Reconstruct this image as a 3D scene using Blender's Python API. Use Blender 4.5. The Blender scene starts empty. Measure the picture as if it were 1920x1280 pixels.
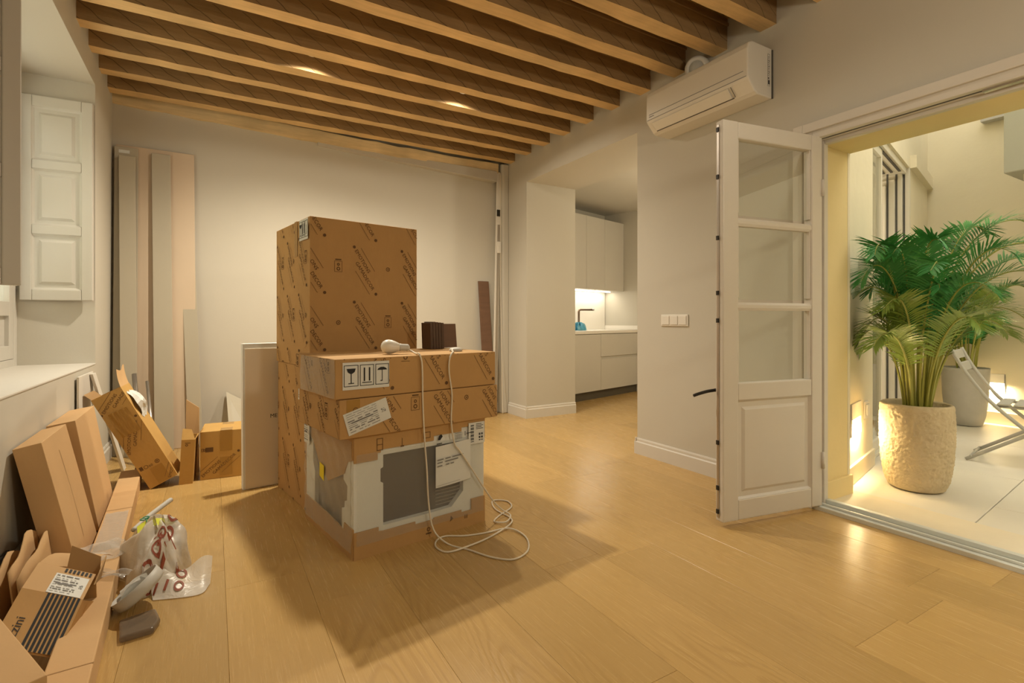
import bpy, bmesh, math, random
from mathutils import Vector, Matrix
sc = bpy.context.scene
COL = sc.collection
PI = math.pi
R = math.radians

# ---------------------------------------------------------------- camera, world, exposure
cam = bpy.data.cameras.new('camera'); cam_o = bpy.data.objects.new('camera', cam); COL.objects.link(cam_o)
cam.sensor_width = 36; cam.sensor_fit = 'HORIZONTAL'; cam.lens = 36 * 955 / 1920
cam.shift_y = -40 / 1920
cam.clip_start = 0.02
cam_o.location = (0, 0, 1.05)
cam_o.rotation_euler = (PI / 2, 0, -R(30.387))
sc.camera = cam_o
sc.view_settings.view_transform = 'Standard'
sc.view_settings.look = 'None'
sc.view_settings.gamma = 1
sc.view_settings.use_curve_mapping = False
sc.view_settings.exposure = 0.76
W = bpy.data.worlds.new('world'); sc.world = W; W.use_nodes = True
W.node_tree.nodes['Background'].inputs[0].default_value = (0.82, 0.78, 0.68, 1)
W.node_tree.nodes['Background'].inputs[1].default_value = 2.3
WARM = (1.0, 0.885, 0.70)
P_LAMP1, P_LAMP2, P_FILL_FRONT, P_FILL_FRONTL, P_FILL_REAR, P_FILL_BULB, P_GLOW = 150, 64, 10, 1.5, 7, 25, 8  # front, rear and hanging bulb powers drive added fill lamps
P_KITCHEN, P_LED, P_STEP1, P_STEP2 = 24, 2.4, 11.0, 18.0

# ---------------------------------------------------------------- helpers
class MB:
    def __init__(s): s.v = []; s.f = []; s.m = []
    def add(s, vs, fs, mi=0):
        n = len(s.v); s.v += [tuple(p) for p in vs]
        s.f += [tuple(i + n for i in f) for f in fs]; s.m += [mi] * len(fs)
        return s
    def box(s, x0, x1, y0, y1, z0, z1, mi=0):
        return s.add([(x0,y0,z0),(x1,y0,z0),(x1,y1,z0),(x0,y1,z0),(x0,y0,z1),(x1,y0,z1),(x1,y1,z1),(x0,y1,z1)],
                     [(0,3,2,1),(4,5,6,7),(0,1,5,4),(1,2,6,5),(2,3,7,6),(3,0,4,7)], mi)
    def hexa(s, p, mi=0):
        return s.add(p, [(0,3,2,1),(4,5,6,7),(0,1,5,4),(1,2,6,5),(2,3,7,6),(3,0,4,7)], mi)
    def prism(s, poly, o, ex, ey, d, mi=0):
        o, ex, ey, d = Vector(o), Vector(ex), Vector(ey), Vector(d)
        a = [o + ex * x + ey * y for x, y in poly]; n = len(a)
        return s.add([*a, *[p + d for p in a]],
                     [tuple(range(n))[::-1], tuple(range(n, 2 * n))] + [(i, (i+1) % n, n+(i+1) % n, n+i) for i in range(n)], mi)
    def cyl(s, p0, p1, r0, r1=None, n=12, mi=0):
        return s.tube([p0, p1], [r0, r0 if r1 is None else r1], n, mi)
    def tube(s, pts, r, n=8, mi=0, cap=True):
        pts = [Vector(p) for p in pts]
        if not isinstance(r, (list, tuple)): r = [r] * len(pts)
        vs = []; up = None
        for i, p in enumerate(pts):
            t = (pts[min(i+1, len(pts)-1)] - pts[max(i-1, 0)])
            t = t.normalized() if t.length > 1e-9 else Vector((0,0,1))
            if up is None: up = Vector((0,0,1)) if abs(t.z) < .9 else Vector((1,0,0))
            a = t.cross(up)
            if a.length < 1e-5: a = t.cross(Vector((0,1,0)))
            a.normalize(); b = a.cross(t).normalized(); up = b
            for k in range(n):
                an = 2 * PI * k / n
                vs.append(p + (a * math.cos(an) + b * math.sin(an)) * r[i])
        fs = []
        for i in range(len(pts) - 1):
            for k in range(n):
                fs.append((i*n+k, i*n+(k+1) % n, (i+1)*n+(k+1) % n, (i+1)*n+k))
        if cap:
            fs.append(tuple(range(n))[::-1]); fs.append(tuple(range((len(pts)-1)*n, len(pts)*n)))
        return s.add(vs, fs, mi)
    def lathe(s, prof, c=(0,0,0), n=32, mi=0, wob=None):
        vs = []; fs = []
        for i, (r, z) in enumerate(prof):
            for k in range(n):
                a = 2 * PI * k / n
                q = r if wob is None else r + wob(a, z)
                vs.append((c[0] + q * math.cos(a), c[1] + q * math.sin(a), c[2] + z))
        for i in range(len(prof) - 1):
            for k in range(n):
                fs.append((i*n+k, i*n+(k+1) % n, (i+1)*n+(k+1) % n, (i+1)*n+k))
        return s.add(vs, fs, mi)
    def grid(s, fn, nu, nv, mi=0):
        vs = [fn(i / nu, j / nv) for j in range(nv + 1) for i in range(nu + 1)]
        fs = [(j*(nu+1)+i, j*(nu+1)+i+1, (j+1)*(nu+1)+i+1, (j+1)*(nu+1)+i) for j in range(nv) for i in range(nu)]
        return s.add(vs, fs, mi)
    def mesh(s, name, mats, smooth=False, fix=True):
        me = bpy.data.meshes.new(name); me.from_pydata(s.v, [], s.f)
        for m in (mats if isinstance(mats, (list, tuple)) else [mats]): me.materials.append(m)
        for p, i in zip(me.polygons, s.m): p.material_index = i; p.use_smooth = smooth
        if fix:
            bm = bmesh.new(); bm.from_mesh(me); bmesh.ops.recalc_face_normals(bm, faces=bm.faces); bm.to_mesh(me); bm.free()
        me.update(); return me
    def build(s, name, mats, parent=None, smooth=False, bevel=0, seg=2, fix=True):
        o = bpy.data.objects.new(name, s.mesh(name, mats, smooth, fix)); COL.objects.link(o)
        if parent is not None: o.parent = parent
        if parent is not None and name in ('printed_lettering','pouch_print','front_print','tray_print','printed_stripes','stripe_ends','printed_letters','rating_label','printed_mark'): o['kind'] = 'stuff'   # print too fine to pick apart
        if bevel:
            b = o.modifiers.new('bevel', 'BEVEL'); b.width = bevel; b.segments = seg; b.limit_method = 'ANGLE'
        return o
def tag(o, label=None, cat=None, group=None, kind=None):
    if label: o['label'] = label
    if cat: o['category'] = cat
    if group: o['group'] = group
    if kind: o['kind'] = kind
    return o
def thing(name, label, cat, loc=(0,0,0), rotz=0, group=None, rot=None):
    o = bpy.data.objects.new(name, None); COL.objects.link(o); o.empty_display_size = .05
    o.location = loc; o.rotation_euler = rot if rot else (0, 0, rotz)
    return tag(o, label, cat, group)
def struct(o): return tag(o, kind='structure')
def inst(o, name, parent, loc=None, rot=None, scale=None):
    c = o.copy(); c.name = name; COL.objects.link(c); c.parent = parent
    if loc is not None: c.location = loc
    if rot is not None: c.rotation_euler = rot
    if scale is not None: c.scale = scale
    return c
def spline(pts, n=8):
    pts = [Vector(p) for p in pts]; out = []
    for i in range(len(pts) - 1):
        p0, p1, p2, p3 = pts[max(i-1,0)], pts[i], pts[i+1], pts[min(i+2,len(pts)-1)]
        for k in range(n):
            t = k / n
            out.append(.5 * ((2*p1) + (p2-p0)*t + (2*p0-5*p1+4*p2-p3)*t*t + (3*p1-p0-3*p2+p3)*t**3))
    return out + [pts[-1]]
_tc = {}
def text_geo(s, size=1.0):
    if s not in _tc:
        cu = bpy.data.curves.new('t', 'FONT'); cu.body = s; cu.size = 1; cu.resolution_u = 2
        ob = bpy.data.objects.new('t', cu); COL.objects.link(ob)
        me = bpy.data.meshes.new_from_object(ob.evaluated_get(bpy.context.evaluated_depsgraph_get()))
        bm = bmesh.new(); bm.from_mesh(me); bmesh.ops.triangulate(bm, faces=bm.faces)
        bm.verts.ensure_lookup_table()
        vs = [(v.co.x, v.co.y) for v in bm.verts]; fs = [tuple(v.index for v in f.verts) for f in bm.faces]
        bm.free(); bpy.data.objects.remove(ob); bpy.data.meshes.remove(me)
        _tc[s] = (vs, fs)
    vs, fs = _tc[s]
    return [(x * size, y * size) for x, y in vs], fs
def text_w(s): return max([x for x, y in text_geo(s)[0]] + [0])
class Print:
    """flat print on a plane: o origin, ex/ey axes; collects triangles, drops those outside w x h"""
    def __init__(s, mb, o, ex, ey, w, h, lift=.0007):
        s.mb, s.o, s.ex, s.ey, s.w, s.h = mb, Vector(o), Vector(ex), Vector(ey), w, h
        s.n = s.ex.cross(s.ey).normalized() * lift
    def poly(s, pts, fs=None, x=0, y=0, a=0, mi=0):
        ca, sa = math.cos(a), math.sin(a)
        q = [(x + px*ca - py*sa, y + px*sa + py*ca) for px, py in pts]
        fs = fs or [tuple(range(len(pts)))]
        keep = [f for f in fs if all(-1e-4 <= q[i][0] <= s.w+1e-4 and -1e-4 <= q[i][1] <= s.h+1e-4 for i in f)]
        if keep:
            used = sorted({i for f in keep for i in f}); ix = {i: k for k, i in enumerate(used)}
            s.mb.add([s.o + s.ex*q[i][0] + s.ey*q[i][1] + s.n*(1+mi) for i in used], [tuple(ix[i] for i in f) for f in keep], mi)
    def text(s, t, size, x, y, a=0, mi=0):
        v, f = text_geo(t, size); s.poly(v, f, x, y, a, mi)
    def rect(s, x0, y0, x1, y1, x=0, y=0, a=0, mi=0): s.poly([(x0,y0),(x1,y0),(x1,y1),(x0,y1)], None, x, y, a, mi)
    def ring(s, r0, r1, x, y, n=16, sx=1, mi=0, a=0):
        pts = [(r*math.cos(2*PI*k/n)*sx, r*math.sin(2*PI*k/n)) for r in (r0, r1) for k in range(n)]
        s.poly(pts, [(k, (k+1) % n, n+(k+1) % n, n+k) for k in range(n)], x, y, a, mi)
    def frame(s, x0, y0, x1, y1, t, x=0, y=0, a=0, mi=0):
        for r in ((x0,y0,x1,y0+t),(x0,y1-t,x1,y1),(x0,y0+t,x0+t,y1-t),(x1-t,y0+t,x1,y1-t)): s.rect(*r, x, y, a, mi)

# ---------------------------------------------------------------- materials
def nt(name):
    m = bpy.data.materials.new(name); m.use_nodes = True
    return m, m.node_tree.nodes, m.node_tree.links, m.node_tree.nodes['Principled BSDF']
def rgb(c): return (c[0], c[1], c[2], 1)
def mat(name, c, rough=.6, metal=0, var=.06, vs=4, bump=0, bs=60, spec=.5, coat=0, emit=None, es=0, stretch=(1,1,1), alpha=1, trans=0):
    m, N, L, b = nt(name)
    b.inputs['Roughness'].default_value = rough; b.inputs['Metallic'].default_value = metal
    b.inputs['Specular IOR Level'].default_value = spec; b.inputs['Coat Weight'].default_value = coat
    b.inputs['Transmission Weight'].default_value = trans; b.inputs['Alpha'].default_value = alpha
    tc = N.new('ShaderNodeTexCoord'); mp = N.new('ShaderNodeMapping'); mp.inputs['Scale'].default_value = stretch
    L.new(tc.outputs['Object'], mp.inputs[0])
    n = N.new('ShaderNodeTexNoise'); n.inputs['Scale'].default_value = vs; n.inputs['Detail'].default_value = 5
    L.new(mp.outputs[0], n.inputs['Vector'])
    x = N.new('ShaderNodeMix'); x.data_type = 'RGBA'
    x.inputs[6].default_value = rgb([v*(1-var) for v in c]); x.inputs[7].default_value = rgb([min(1, v*(1+var)) for v in c])
    L.new(n.outputs[0], x.inputs[0]); L.new(x.outputs[2], b.inputs['Base Color'])
    if bump:
        n2 = N.new('ShaderNodeTexNoise'); n2.inputs['Scale'].default_value = bs; n2.inputs['Detail'].default_value = 4
        L.new(mp.outputs[0], n2.inputs['Vector'])
        bp = N.new('ShaderNodeBump'); bp.inputs['Strength'].default_value = bump; bp.inputs['Distance'].default_value = .01
        L.new(n2.outputs[0], bp.inputs['Height']); L.new(bp.outputs[0], b.inputs['Normal'])
    if emit:
        b.inputs['Emission Color'].default_value = rgb(emit); b.inputs['Emission Strength'].default_value = es
    return m
def facing_fresnel(N, L):
    lw = N.new('ShaderNodeLayerWeight'); lw.inputs[0].default_value = .5
    pw = N.new('ShaderNodeMath'); pw.operation = 'POWER'; pw.inputs[1].default_value = 5; L.new(lw.outputs['Facing'], pw.inputs[0])
    ad = N.new('ShaderNodeMath'); ad.operation = 'MULTIPLY_ADD'; ad.inputs[1].default_value = .95; ad.inputs[2].default_value = .05; L.new(pw.outputs[0], ad.inputs[0])
    return ad
def film(name, tint, glossy=.25, rough=.12, alpha=.3, bump=0, bs=20):
    """thin clear sheet: transparent mixed with a glossy / milky layer"""
    m, N, L, b = nt(name); out = N['Material Output']
    b.inputs['Base Color'].default_value = rgb(tint); b.inputs['Roughness'].default_value = rough
    b.inputs['Specular IOR Level'].default_value = .8
    tr = N.new('ShaderNodeBsdfTransparent'); tr.inputs[0].default_value = rgb([.5+.5*v for v in tint])
    fr = facing_fresnel(N, L)
    ma = N.new('ShaderNodeMath'); ma.operation = 'MULTIPLY_ADD'; ma.inputs[1].default_value = glossy * 2; ma.inputs[2].default_value = alpha; ma.use_clamp = True
    L.new(fr.outputs[0], ma.inputs[0])
    mx = N.new('ShaderNodeMixShader'); L.new(ma.outputs[0], mx.inputs[0]); L.new(tr.outputs[0], mx.inputs[1]); L.new(b.outputs[0], mx.inputs[2])
    L.new(mx.outputs[0], out.inputs[0])
    if bump:
        tc = N.new('ShaderNodeTexCoord'); n2 = N.new('ShaderNodeTexNoise'); n2.inputs['Scale'].default_value = bs; n2.inputs['Detail'].default_value = 3
        n2.inputs['Distortion'].default_value = 1.5
        L.new(tc.outputs['Object'], n2.inputs['Vector'])
        bp = N.new('ShaderNodeBump'); bp.inputs['Strength'].default_value = bump; bp.inputs['Distance'].default_value = .02
        L.new(n2.outputs[0], bp.inputs['Height']); L.new(bp.outputs[0], b.inputs['Normal'])
    return m
def pane_mat(name):
    m, N, L, b = nt(name); out = N['Material Output']; N.remove(b)
    tr = N.new('ShaderNodeBsdfTransparent'); tr.inputs[0].default_value = (.93,.95,.93,1)
    gl = N.new('ShaderNodeBsdfGlossy'); gl.inputs['Roughness'].default_value = .02
    fr = facing_fresnel(N, L)
    mx = N.new('ShaderNodeMixShader'); L.new(fr.outputs[0], mx.inputs[0]); L.new(tr.outputs[0], mx.inputs[1]); L.new(gl.outputs[0], mx.inputs[2]); L.new(mx.outputs[0], out.inputs[0])
    tc = N.new('ShaderNodeTexCoord'); n2 = N.new('ShaderNodeTexNoise'); n2.inputs['Scale'].default_value = 2.5; L.new(tc.outputs['Object'], n2.inputs['Vector'])
    bp = N.new('ShaderNodeBump'); bp.inputs['Strength'].default_value = .04; L.new(n2.outputs[0], bp.inputs['Height']); L.new(bp.outputs[0], gl.inputs['Normal'])
    return m
def floor_mat():
    m, N, L, b = nt('oak_plank')
    tc = N.new('ShaderNodeTexCoord'); oi = N.new('ShaderNodeObjectInfo')
    vm = N.new('ShaderNodeVectorMath'); vm.operation = 'MULTIPLY_ADD'
    vm.inputs[1].default_value = (1,1,1)
    cb = N.new('ShaderNodeCombineXYZ')
    for i, k in enumerate((17.3, 31.7, 9.1)):
        mu = N.new('ShaderNodeMath'); mu.operation = 'MULTIPLY'; mu.inputs[1].default_value = k
        L.new(oi.outputs['Random'], mu.inputs[0]); L.new(mu.outputs[0], cb.inputs[i])
    L.new(tc.outputs['Object'], vm.inputs[0]); L.new(cb.outputs[0], vm.inputs[2])
    def mapped(s):
        mp = N.new('ShaderNodeMapping'); mp.inputs['Scale'].default_value = s; L.new(vm.outputs[0], mp.inputs[0]); return mp
    # cathedral grain
    g = N.new('ShaderNodeTexNoise'); g.inputs['Scale'].default_value = 1.0; g.inputs['Detail'].default_value = 1.5
    L.new(mapped((4.2, .75, 1)).outputs[0], g.inputs['Vector'])
    mu = N.new('ShaderNodeMath'); mu.operation = 'MULTIPLY'; mu.inputs[1].default_value = 150; L.new(g.outputs[0], mu.inputs[0])
    f2 = N.new('ShaderNodeTexNoise'); f2.inputs['Scale'].default_value = 1; f2.inputs['Detail'].default_value = 6; f2.inputs['Roughness'].default_value = .7
    L.new(mapped((190, 5, 1)).outputs[0], f2.inputs['Vector'])
    m5 = N.new('ShaderNodeMath'); m5.operation = 'MULTIPLY_ADD'; m5.inputs[1].default_value = 3.0; L.new(f2.outputs[0], m5.inputs[0]); L.new(mu.outputs[0], m5.inputs[2])
    sn = N.new('ShaderNodeMath'); sn.operation = 'SINE'; L.new(m5.outputs[0], sn.inputs[0])
    r1 = N.new('ShaderNodeMapRange'); r1.inputs[1].default_value = -.2; r1.inputs[2].default_value = 1; L.new(sn.outputs[0], r1.inputs[0])
    # where the ring grain shows
    k = N.new('ShaderNodeTexNoise'); k.inputs['Scale'].default_value = 1; k.inputs['Detail'].default_value = 2
    L.new(mapped((3.5, 1.1, 1)).outputs[0], k.inputs['Vector'])
    r2 = N.new('ShaderNodeMapRange'); r2.inputs[1].default_value = .45; r2.inputs[2].default_value = .66; L.new(k.outputs[0], r2.inputs[0])
    gm = N.new('ShaderNodeMath'); gm.operation = 'MULTIPLY'; L.new(r1.outputs[0], gm.inputs[0]); L.new(r2.outputs[0], gm.inputs[1])
    c1 = N.new('ShaderNodeMix'); c1.data_type = 'RGBA'
    c1.inputs[6].default_value = (.465, .292, .100, 1); c1.inputs[7].default_value = (.57, .376, .144, 1); L.new(f2.outputs[0], c1.inputs[0])
    c2 = N.new('ShaderNodeMix'); c2.data_type = 'RGBA'; c2.inputs[7].default_value = (.37, .22, .075, 1)
    g3 = N.new('ShaderNodeMath'); g3.operation = 'MULTIPLY'; g3.inputs[1].default_value = .36; L.new(gm.outputs[0], g3.inputs[0])
    L.new(g3.outputs[0], c2.inputs[0]); L.new(c1.outputs[2], c2.inputs[6])
    hs = N.new('ShaderNodeHueSaturation'); L.new(c2.outputs[2], hs.inputs['Color'])
    mr = N.new('ShaderNodeMapRange'); mr.inputs[3].default_value = .90; mr.inputs[4].default_value = 1.08; L.new(oi.outputs['Random'], mr.inputs[0]); L.new(mr.outputs[0], hs.inputs['Value'])
    L.new(hs.outputs[0], b.inputs['Base Color'])
    b.inputs['Specular IOR Level'].default_value = .45
    rr = N.new('ShaderNodeMapRange'); rr.inputs[3].default_value = .19; rr.inputs[4].default_value = .33; L.new(f2.outputs[0], rr.inputs[0]); L.new(rr.outputs[0], b.inputs['Roughness'])
    ad = N.new('ShaderNodeMath'); ad.operation = 'MULTIPLY_ADD'; ad.inputs[1].default_value = -.9; L.new(gm.outputs[0], ad.inputs[0]); L.new(f2.outputs[0], ad.inputs[2])
    bp = N.new('ShaderNodeBump'); bp.inputs['Strength'].default_value = .085; bp.inputs['Distance'].default_value = .004
    L.new(ad.outputs[0], bp.inputs['Height']); L.new(bp.outputs[0], b.inputs['Normal'])
    return m
def beam_mat(name, base, hatch=True):
    m, N, L, b = nt(name); b.inputs['Roughness'].default_value = .62; b.inputs['Specular IOR Level'].default_value = .25
    tc = N.new('ShaderNodeTexCoord'); oi = N.new('ShaderNodeObjectInfo')
    cb = N.new('ShaderNodeCombineXYZ'); mu = N.new('ShaderNodeMath'); mu.operation = 'MULTIPLY'; mu.inputs[1].default_value = 13.7
    L.new(oi.outputs['Random'], mu.inputs[0]); L.new(mu.outputs[0], cb.inputs[0])
    va = N.new('ShaderNodeVectorMath'); L.new(tc.outputs['Object'], va.inputs[0]); L.new(cb.outputs[0], va.inputs[1])
    mp = N.new('ShaderNodeMapping'); mp.inputs['Scale'].default_value = (2.5, 30, 30); L.new(va.outputs[0], mp.inputs[0])
    n = N.new('ShaderNodeTexNoise'); n.inputs['Scale'].default_value = 1.6; n.inputs['Detail'].default_value = 8; n.inputs['Roughness'].default_value = .62; L.new(mp.outputs[0], n.inputs['Vector'])
    n3 = N.new('ShaderNodeTexNoise'); n3.inputs['Scale'].default_value = 3; n3.inputs['Detail'].default_value = 3; L.new(va.outputs[0], n3.inputs['Vector'])
    cr = N.new('ShaderNodeMix'); cr.data_type = 'RGBA'
    cr.inputs[6].default_value = rgb([v*.72 for v in base]); cr.inputs[7].default_value = rgb([v*1.28 for v in base]); L.new(n.outputs[0], cr.inputs[0])
    c2 = N.new('ShaderNodeMix'); c2.data_type = 'RGBA'; c2.blend_type = 'MULTIPLY'; c2.inputs[0].default_value = .6
    mr = N.new('ShaderNodeMapRange'); mr.inputs[1].default_value = .3; mr.inputs[2].default_value = .7; mr.inputs[3].default_value = .7; mr.inputs[4].default_value = 1.15; L.new(n3.outputs[0], mr.inputs[0])
    L.new(cr.outputs[2], c2.inputs[6]); L.new(mr.outputs[0], c2.inputs[7])
    col = c2.outputs[2]; height = n.outputs[0]
    if hatch:
        sp = N.new('ShaderNodeSeparateXYZ'); L.new(va.outputs[0], sp.inputs[0])
        nd = N.new('ShaderNodeTexNoise'); nd.inputs['Scale'].default_value = 5; L.new(va.outputs[0], nd.inputs['Vector'])
        a1 = N.new('ShaderNodeMath'); a1.operation = 'MULTIPLY_ADD'; a1.inputs[1].default_value = 1.5; L.new(sp.outputs['Z'], a1.inputs[0]); L.new(sp.outputs['X'], a1.inputs[2])
        a2 = N.new('ShaderNodeMath'); a2.operation = 'MULTIPLY_ADD'; a2.inputs[1].default_value = .16; L.new(nd.outputs[0], a2.inputs[0]); L.new(a1.outputs[0], a2.inputs[2])
        a3 = N.new('ShaderNodeMath'); a3.operation = 'MODULO'; a3.inputs[1].default_value = .165; L.new(a2.outputs[0], a3.inputs[0])
        a4 = N.new('ShaderNodeMath'); a4.operation = 'LESS_THAN'; a4.inputs[1].default_value = .009
        ab = N.new('ShaderNodeMath'); ab.operation = 'ABSOLUTE'; L.new(a3.outputs[0], ab.inputs[0]); L.new(ab.outputs[0], a4.inputs[0])
        ge = N.new('ShaderNodeNewGeometry'); vt = N.new('ShaderNodeVectorTransform'); vt.vector_type = 'NORMAL'; vt.convert_from = 'WORLD'; vt.convert_to = 'OBJECT'
        L.new(ge.outputs['True Normal'], vt.inputs[0]); s2 = N.new('ShaderNodeSeparateXYZ'); L.new(vt.outputs[0], s2.inputs[0])
        an = N.new('ShaderNodeMath'); an.operation = 'ABSOLUTE'; L.new(s2.outputs['Y'], an.inputs[0])
        gt = N.new('ShaderNodeMath'); gt.operation = 'GREATER_THAN'; gt.inputs[1].default_value = .7; L.new(an.outputs[0], gt.inputs[0])
        zz = N.new('ShaderNodeMath'); zz.operation = 'LESS_THAN'; zz.inputs[1].default_value = .115; L.new(sp.outputs['Z'], zz.inputs[0])
        m1 = N.new('ShaderNodeMath'); m1.operation = 'MULTIPLY'; L.new(a4.outputs[0], m1.inputs[0]); L.new(gt.outputs[0], m1.inputs[1])
        m2 = N.new('ShaderNodeMath'); m2.operation = 'MULTIPLY'; L.new(m1.outputs[0], m2.inputs[0]); L.new(zz.outputs[0], m2.inputs[1])
        m3 = N.new('ShaderNodeMath'); m3.operation = 'MULTIPLY'; m3.inputs[1].default_value = .75; L.new(m2.outputs[0], m3.inputs[0])
        c3 = N.new('ShaderNodeMix'); c3.data_type = 'RGBA'; c3.inputs[7].default_value = rgb([v*.28 for v in base]); L.new(m3.outputs[0], c3.inputs[0]); L.new(col, c3.inputs[6]); col = c3.outputs[2]
        h = N.new('ShaderNodeMath'); h.operation = 'SUBTRACT'; L.new(height, h.inputs[0]); L.new(m2.outputs[0], h.inputs[1]); height = h.outputs[0]
    L.new(col, b.inputs['Base Color'])
    bp = N.new('ShaderNodeBump'); bp.inputs['Strength'].default_value = .45; bp.inputs['Distance'].default_value = .006; L.new(height, bp.inputs['Height']); L.new(bp.outputs[0], b.inputs['Normal'])
    return m

M = {}
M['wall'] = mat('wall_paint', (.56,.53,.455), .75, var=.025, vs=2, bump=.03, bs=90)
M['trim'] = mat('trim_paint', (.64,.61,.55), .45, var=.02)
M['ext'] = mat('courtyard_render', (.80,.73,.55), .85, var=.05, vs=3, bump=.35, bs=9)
M['reveal'] = mat('cream_lamp_glow_reveal', (.80,.66,.34), .8, var=.06, vs=3, bump=.08, bs=30)  # cream paint yellowed to carry the wall lamp's warm glow in its colour
M['oak'] = floor_mat()
M['screed'] = mat('screed', (.2,.15,.1), .9)
M['beam'] = beam_mat('old_beam_wood', (.36,.23,.105))
M['beamlow'] = beam_mat('worn_bounce_lit_underside', (.70,.49,.24), hatch=False)  # lightened for worn wood and for floor bounce painted into the colour
M['board'] = beam_mat('ceiling_board_wood', (.38,.25,.09), hatch=False)
M['wallbeam'] = beam_mat('plaster_stained_wood', (.74,.58,.33))
M['white'] = mat('white_lacquer', (.62,.59,.53), .35, var=.02)
M['shutter'] = mat('shutter_paint', (.56,.535,.48), .4, var=.02)
M['door'] = mat('door_paint', (.66,.615,.54), .4, var=.03, vs=6)
M['alu'] = mat('aluminium_frame', (.72,.74,.69), .35, .15, var=.03)
M['dark'] = mat('dark_metal', (.03,.028,.025), .4, .4)
M['chrome'] = mat('brushed_metal', (.5,.46,.42), .3, .9)
M['bronze'] = mat('bronze_tap', (.20,.14,.10), .3, .8)
M['plastic'] = mat('white_plastic', (.76,.73,.66), .35, var=.015)
M['plasticg'] = mat('grey_plastic', (.55,.54,.50), .5, var=.02)
M['slot'] = mat('dark_slot', (.08,.075,.065), .7)
M['card'] = mat('cardboard', (.49,.29,.11), .8, var=.10, vs=5, bump=.10, bs=35, stretch=(1,1,.35))
M['cardl'] = mat('pale_cardboard', (.62,.40,.195), .8, var=.08, vs=4, bump=.10, bs=30)
M['cardy'] = mat('golden_cardboard', (.52,.31,.09), .8, var=.10, vs=5, bump=.10, bs=30)
M['cardin'] = mat('cardboard_inside', (.42,.26,.115), .85, var=.08)
M['tape'] = mat('brown_tape', (.40,.225,.055), .22, var=.05)
M['ink'] = mat('brown_ink', (.13,.065,.022), .8)
M['black'] = mat('black_ink', (.015,.016,.018), .7)
M['greyink'] = mat('grey_ink', (.22,.22,.22), .7)
M['paper'] = mat('white_label', (.72,.74,.72), .55, var=.02)
M['rust'] = mat('rust_red_ink', (.26,.055,.02), .6)
M['foam'] = mat('polystyrene', (.80,.82,.80), .7, var=.03, vs=40, bump=.12, bs=160)
M['panelfilm'] = mat('wrapped_panel', (.84,.74,.58), .35, var=.04, vs=3)
M['oven'] = mat('oven_glass', (.105,.088,.072), .25, var=.2, vs=3)
M['ovenside'] = mat('oven_side', (.30,.28,.255), .35, .4, var=.1)
M['yellow'] = mat('yellow_sticker', (.85,.70,.02), .5)
M['film'] = film('clear_wrap', (.86,.87,.84), .35, .18, .10, .5, 14)
M['bag'] = film('milky_bag', (.82,.78,.70), .2, .35, .62, .3, 18)
M['clear'] = film('clear_plastic', (.75,.74,.70), .5, .1, .22, .2, 10)
M['clearbag'] = film('clear_bag', (.62,.60,.52), .5, .15, .30, .5, 14)
M['smoke'] = film('smoked_plastic', (.34,.27,.20), .5, .12, .30, .1, 6)
M['lime'] = mat('lime_print', (.62,.66,.03), .5)
M['green'] = mat('green_print', (.02,.22,.10), .5)
M['dwood'] = mat('dark_walnut', (.085,.045,.025), .5, var=.3, vs=3, stretch=(12,12,1), bump=.1, bs=20)
M['dwood2'] = mat('mid_walnut', (.16,.085,.05), .5, var=.25, vs=3, stretch=(1,1,10), bump=.1, bs=20)
M['greyboard'] = mat('taupe_board', (.45,.41,.32), .55, var=.03)
M['pinkboard'] = mat('beige_board', (.62,.50,.37), .55, var=.03)
M['boardedge'] = mat('dark_board_back', (.20,.165,.11), .7)
M['greytrim'] = mat('grey_plaster', (.52,.49,.43), .8)
M['pane'] = pane_mat('window_glass')
M['concrete'] = mat('concrete_pot', (.50,.48,.43), .85, var=.12, vs=9, bump=.25, bs=40)
M['stone'] = mat('hammered_stone_pot', (.62,.51,.33), .85, var=.12, vs=12, bump=.5, bs=60)
M['soil'] = mat('soil', (.035,.028,.02), .95, bump=.5, bs=30)
M['tile'] = mat('courtyard_tile', (.74,.70,.60), .45, var=.07, vs=2.5, bump=.04, bs=20)
M['grout'] = mat('grout', (.32,.29,.23), .9)
M['slate'] = mat('powder_coat', (.46,.45,.40), .5)
M['leaf'] = mat('palm_leaf', (.06,.27,.06), .4, var=.45, vs=7, spec=.4)
M['leaf2'] = mat('palm_leaf_young', (.22,.32,.05), .4, var=.4, vs=7, spec=.4)
M['stem'] = mat('palm_stem', (.36,.36,.07), .45, var=.25, vs=6)
M['blue'] = mat('blue_plastic', (.10,.38,.55), .3, var=.35, vs=30)
M['stonetop'] = mat('worktop', (.84,.81,.75), .25, var=.03)
M['kick'] = mat('plinth', (.10,.085,.06), .5)
M['creamframe'] = mat('cream_frame', (.72,.68,.57), .4, var=.03)
M['grey2'] = mat('stair_render', (.36,.36,.29), .8, var=.06, bump=.1, bs=20)
M['litlamp'] = mat('lit_diffuser', (1,.9,.7), .5, emit=(1,.86,.60), es=5)
M['led'] = mat('led_diffuser', (1,.95,.85), .5, emit=(1,.93,.80), es=6)
M['bulbglow'] = mat('lit_spot', (1,.9,.7), .5, emit=(1,.84,.58), es=6)
M['rope'] = mat('cord_sheath', (.76,.70,.58), .5, var=.05)
M['kerb'] = mat('pale_threshold_stone', (.78,.70,.53), .6, var=.08, vs=6)

# ---------------------------------------------------------------- room shell
XL, XR, YB, YN = -.69, 2.89, 5.10, -1.7
ZT = 3.12
rnd = random.Random(4)
KD = Vector((.970, .243, 0)); KN = Vector((-.243, .970, 0))
fl = struct(MB().box(XL-.5, 6.9, YN, 7.0, -.12, -.022).build('floor', M['screed']))
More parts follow.
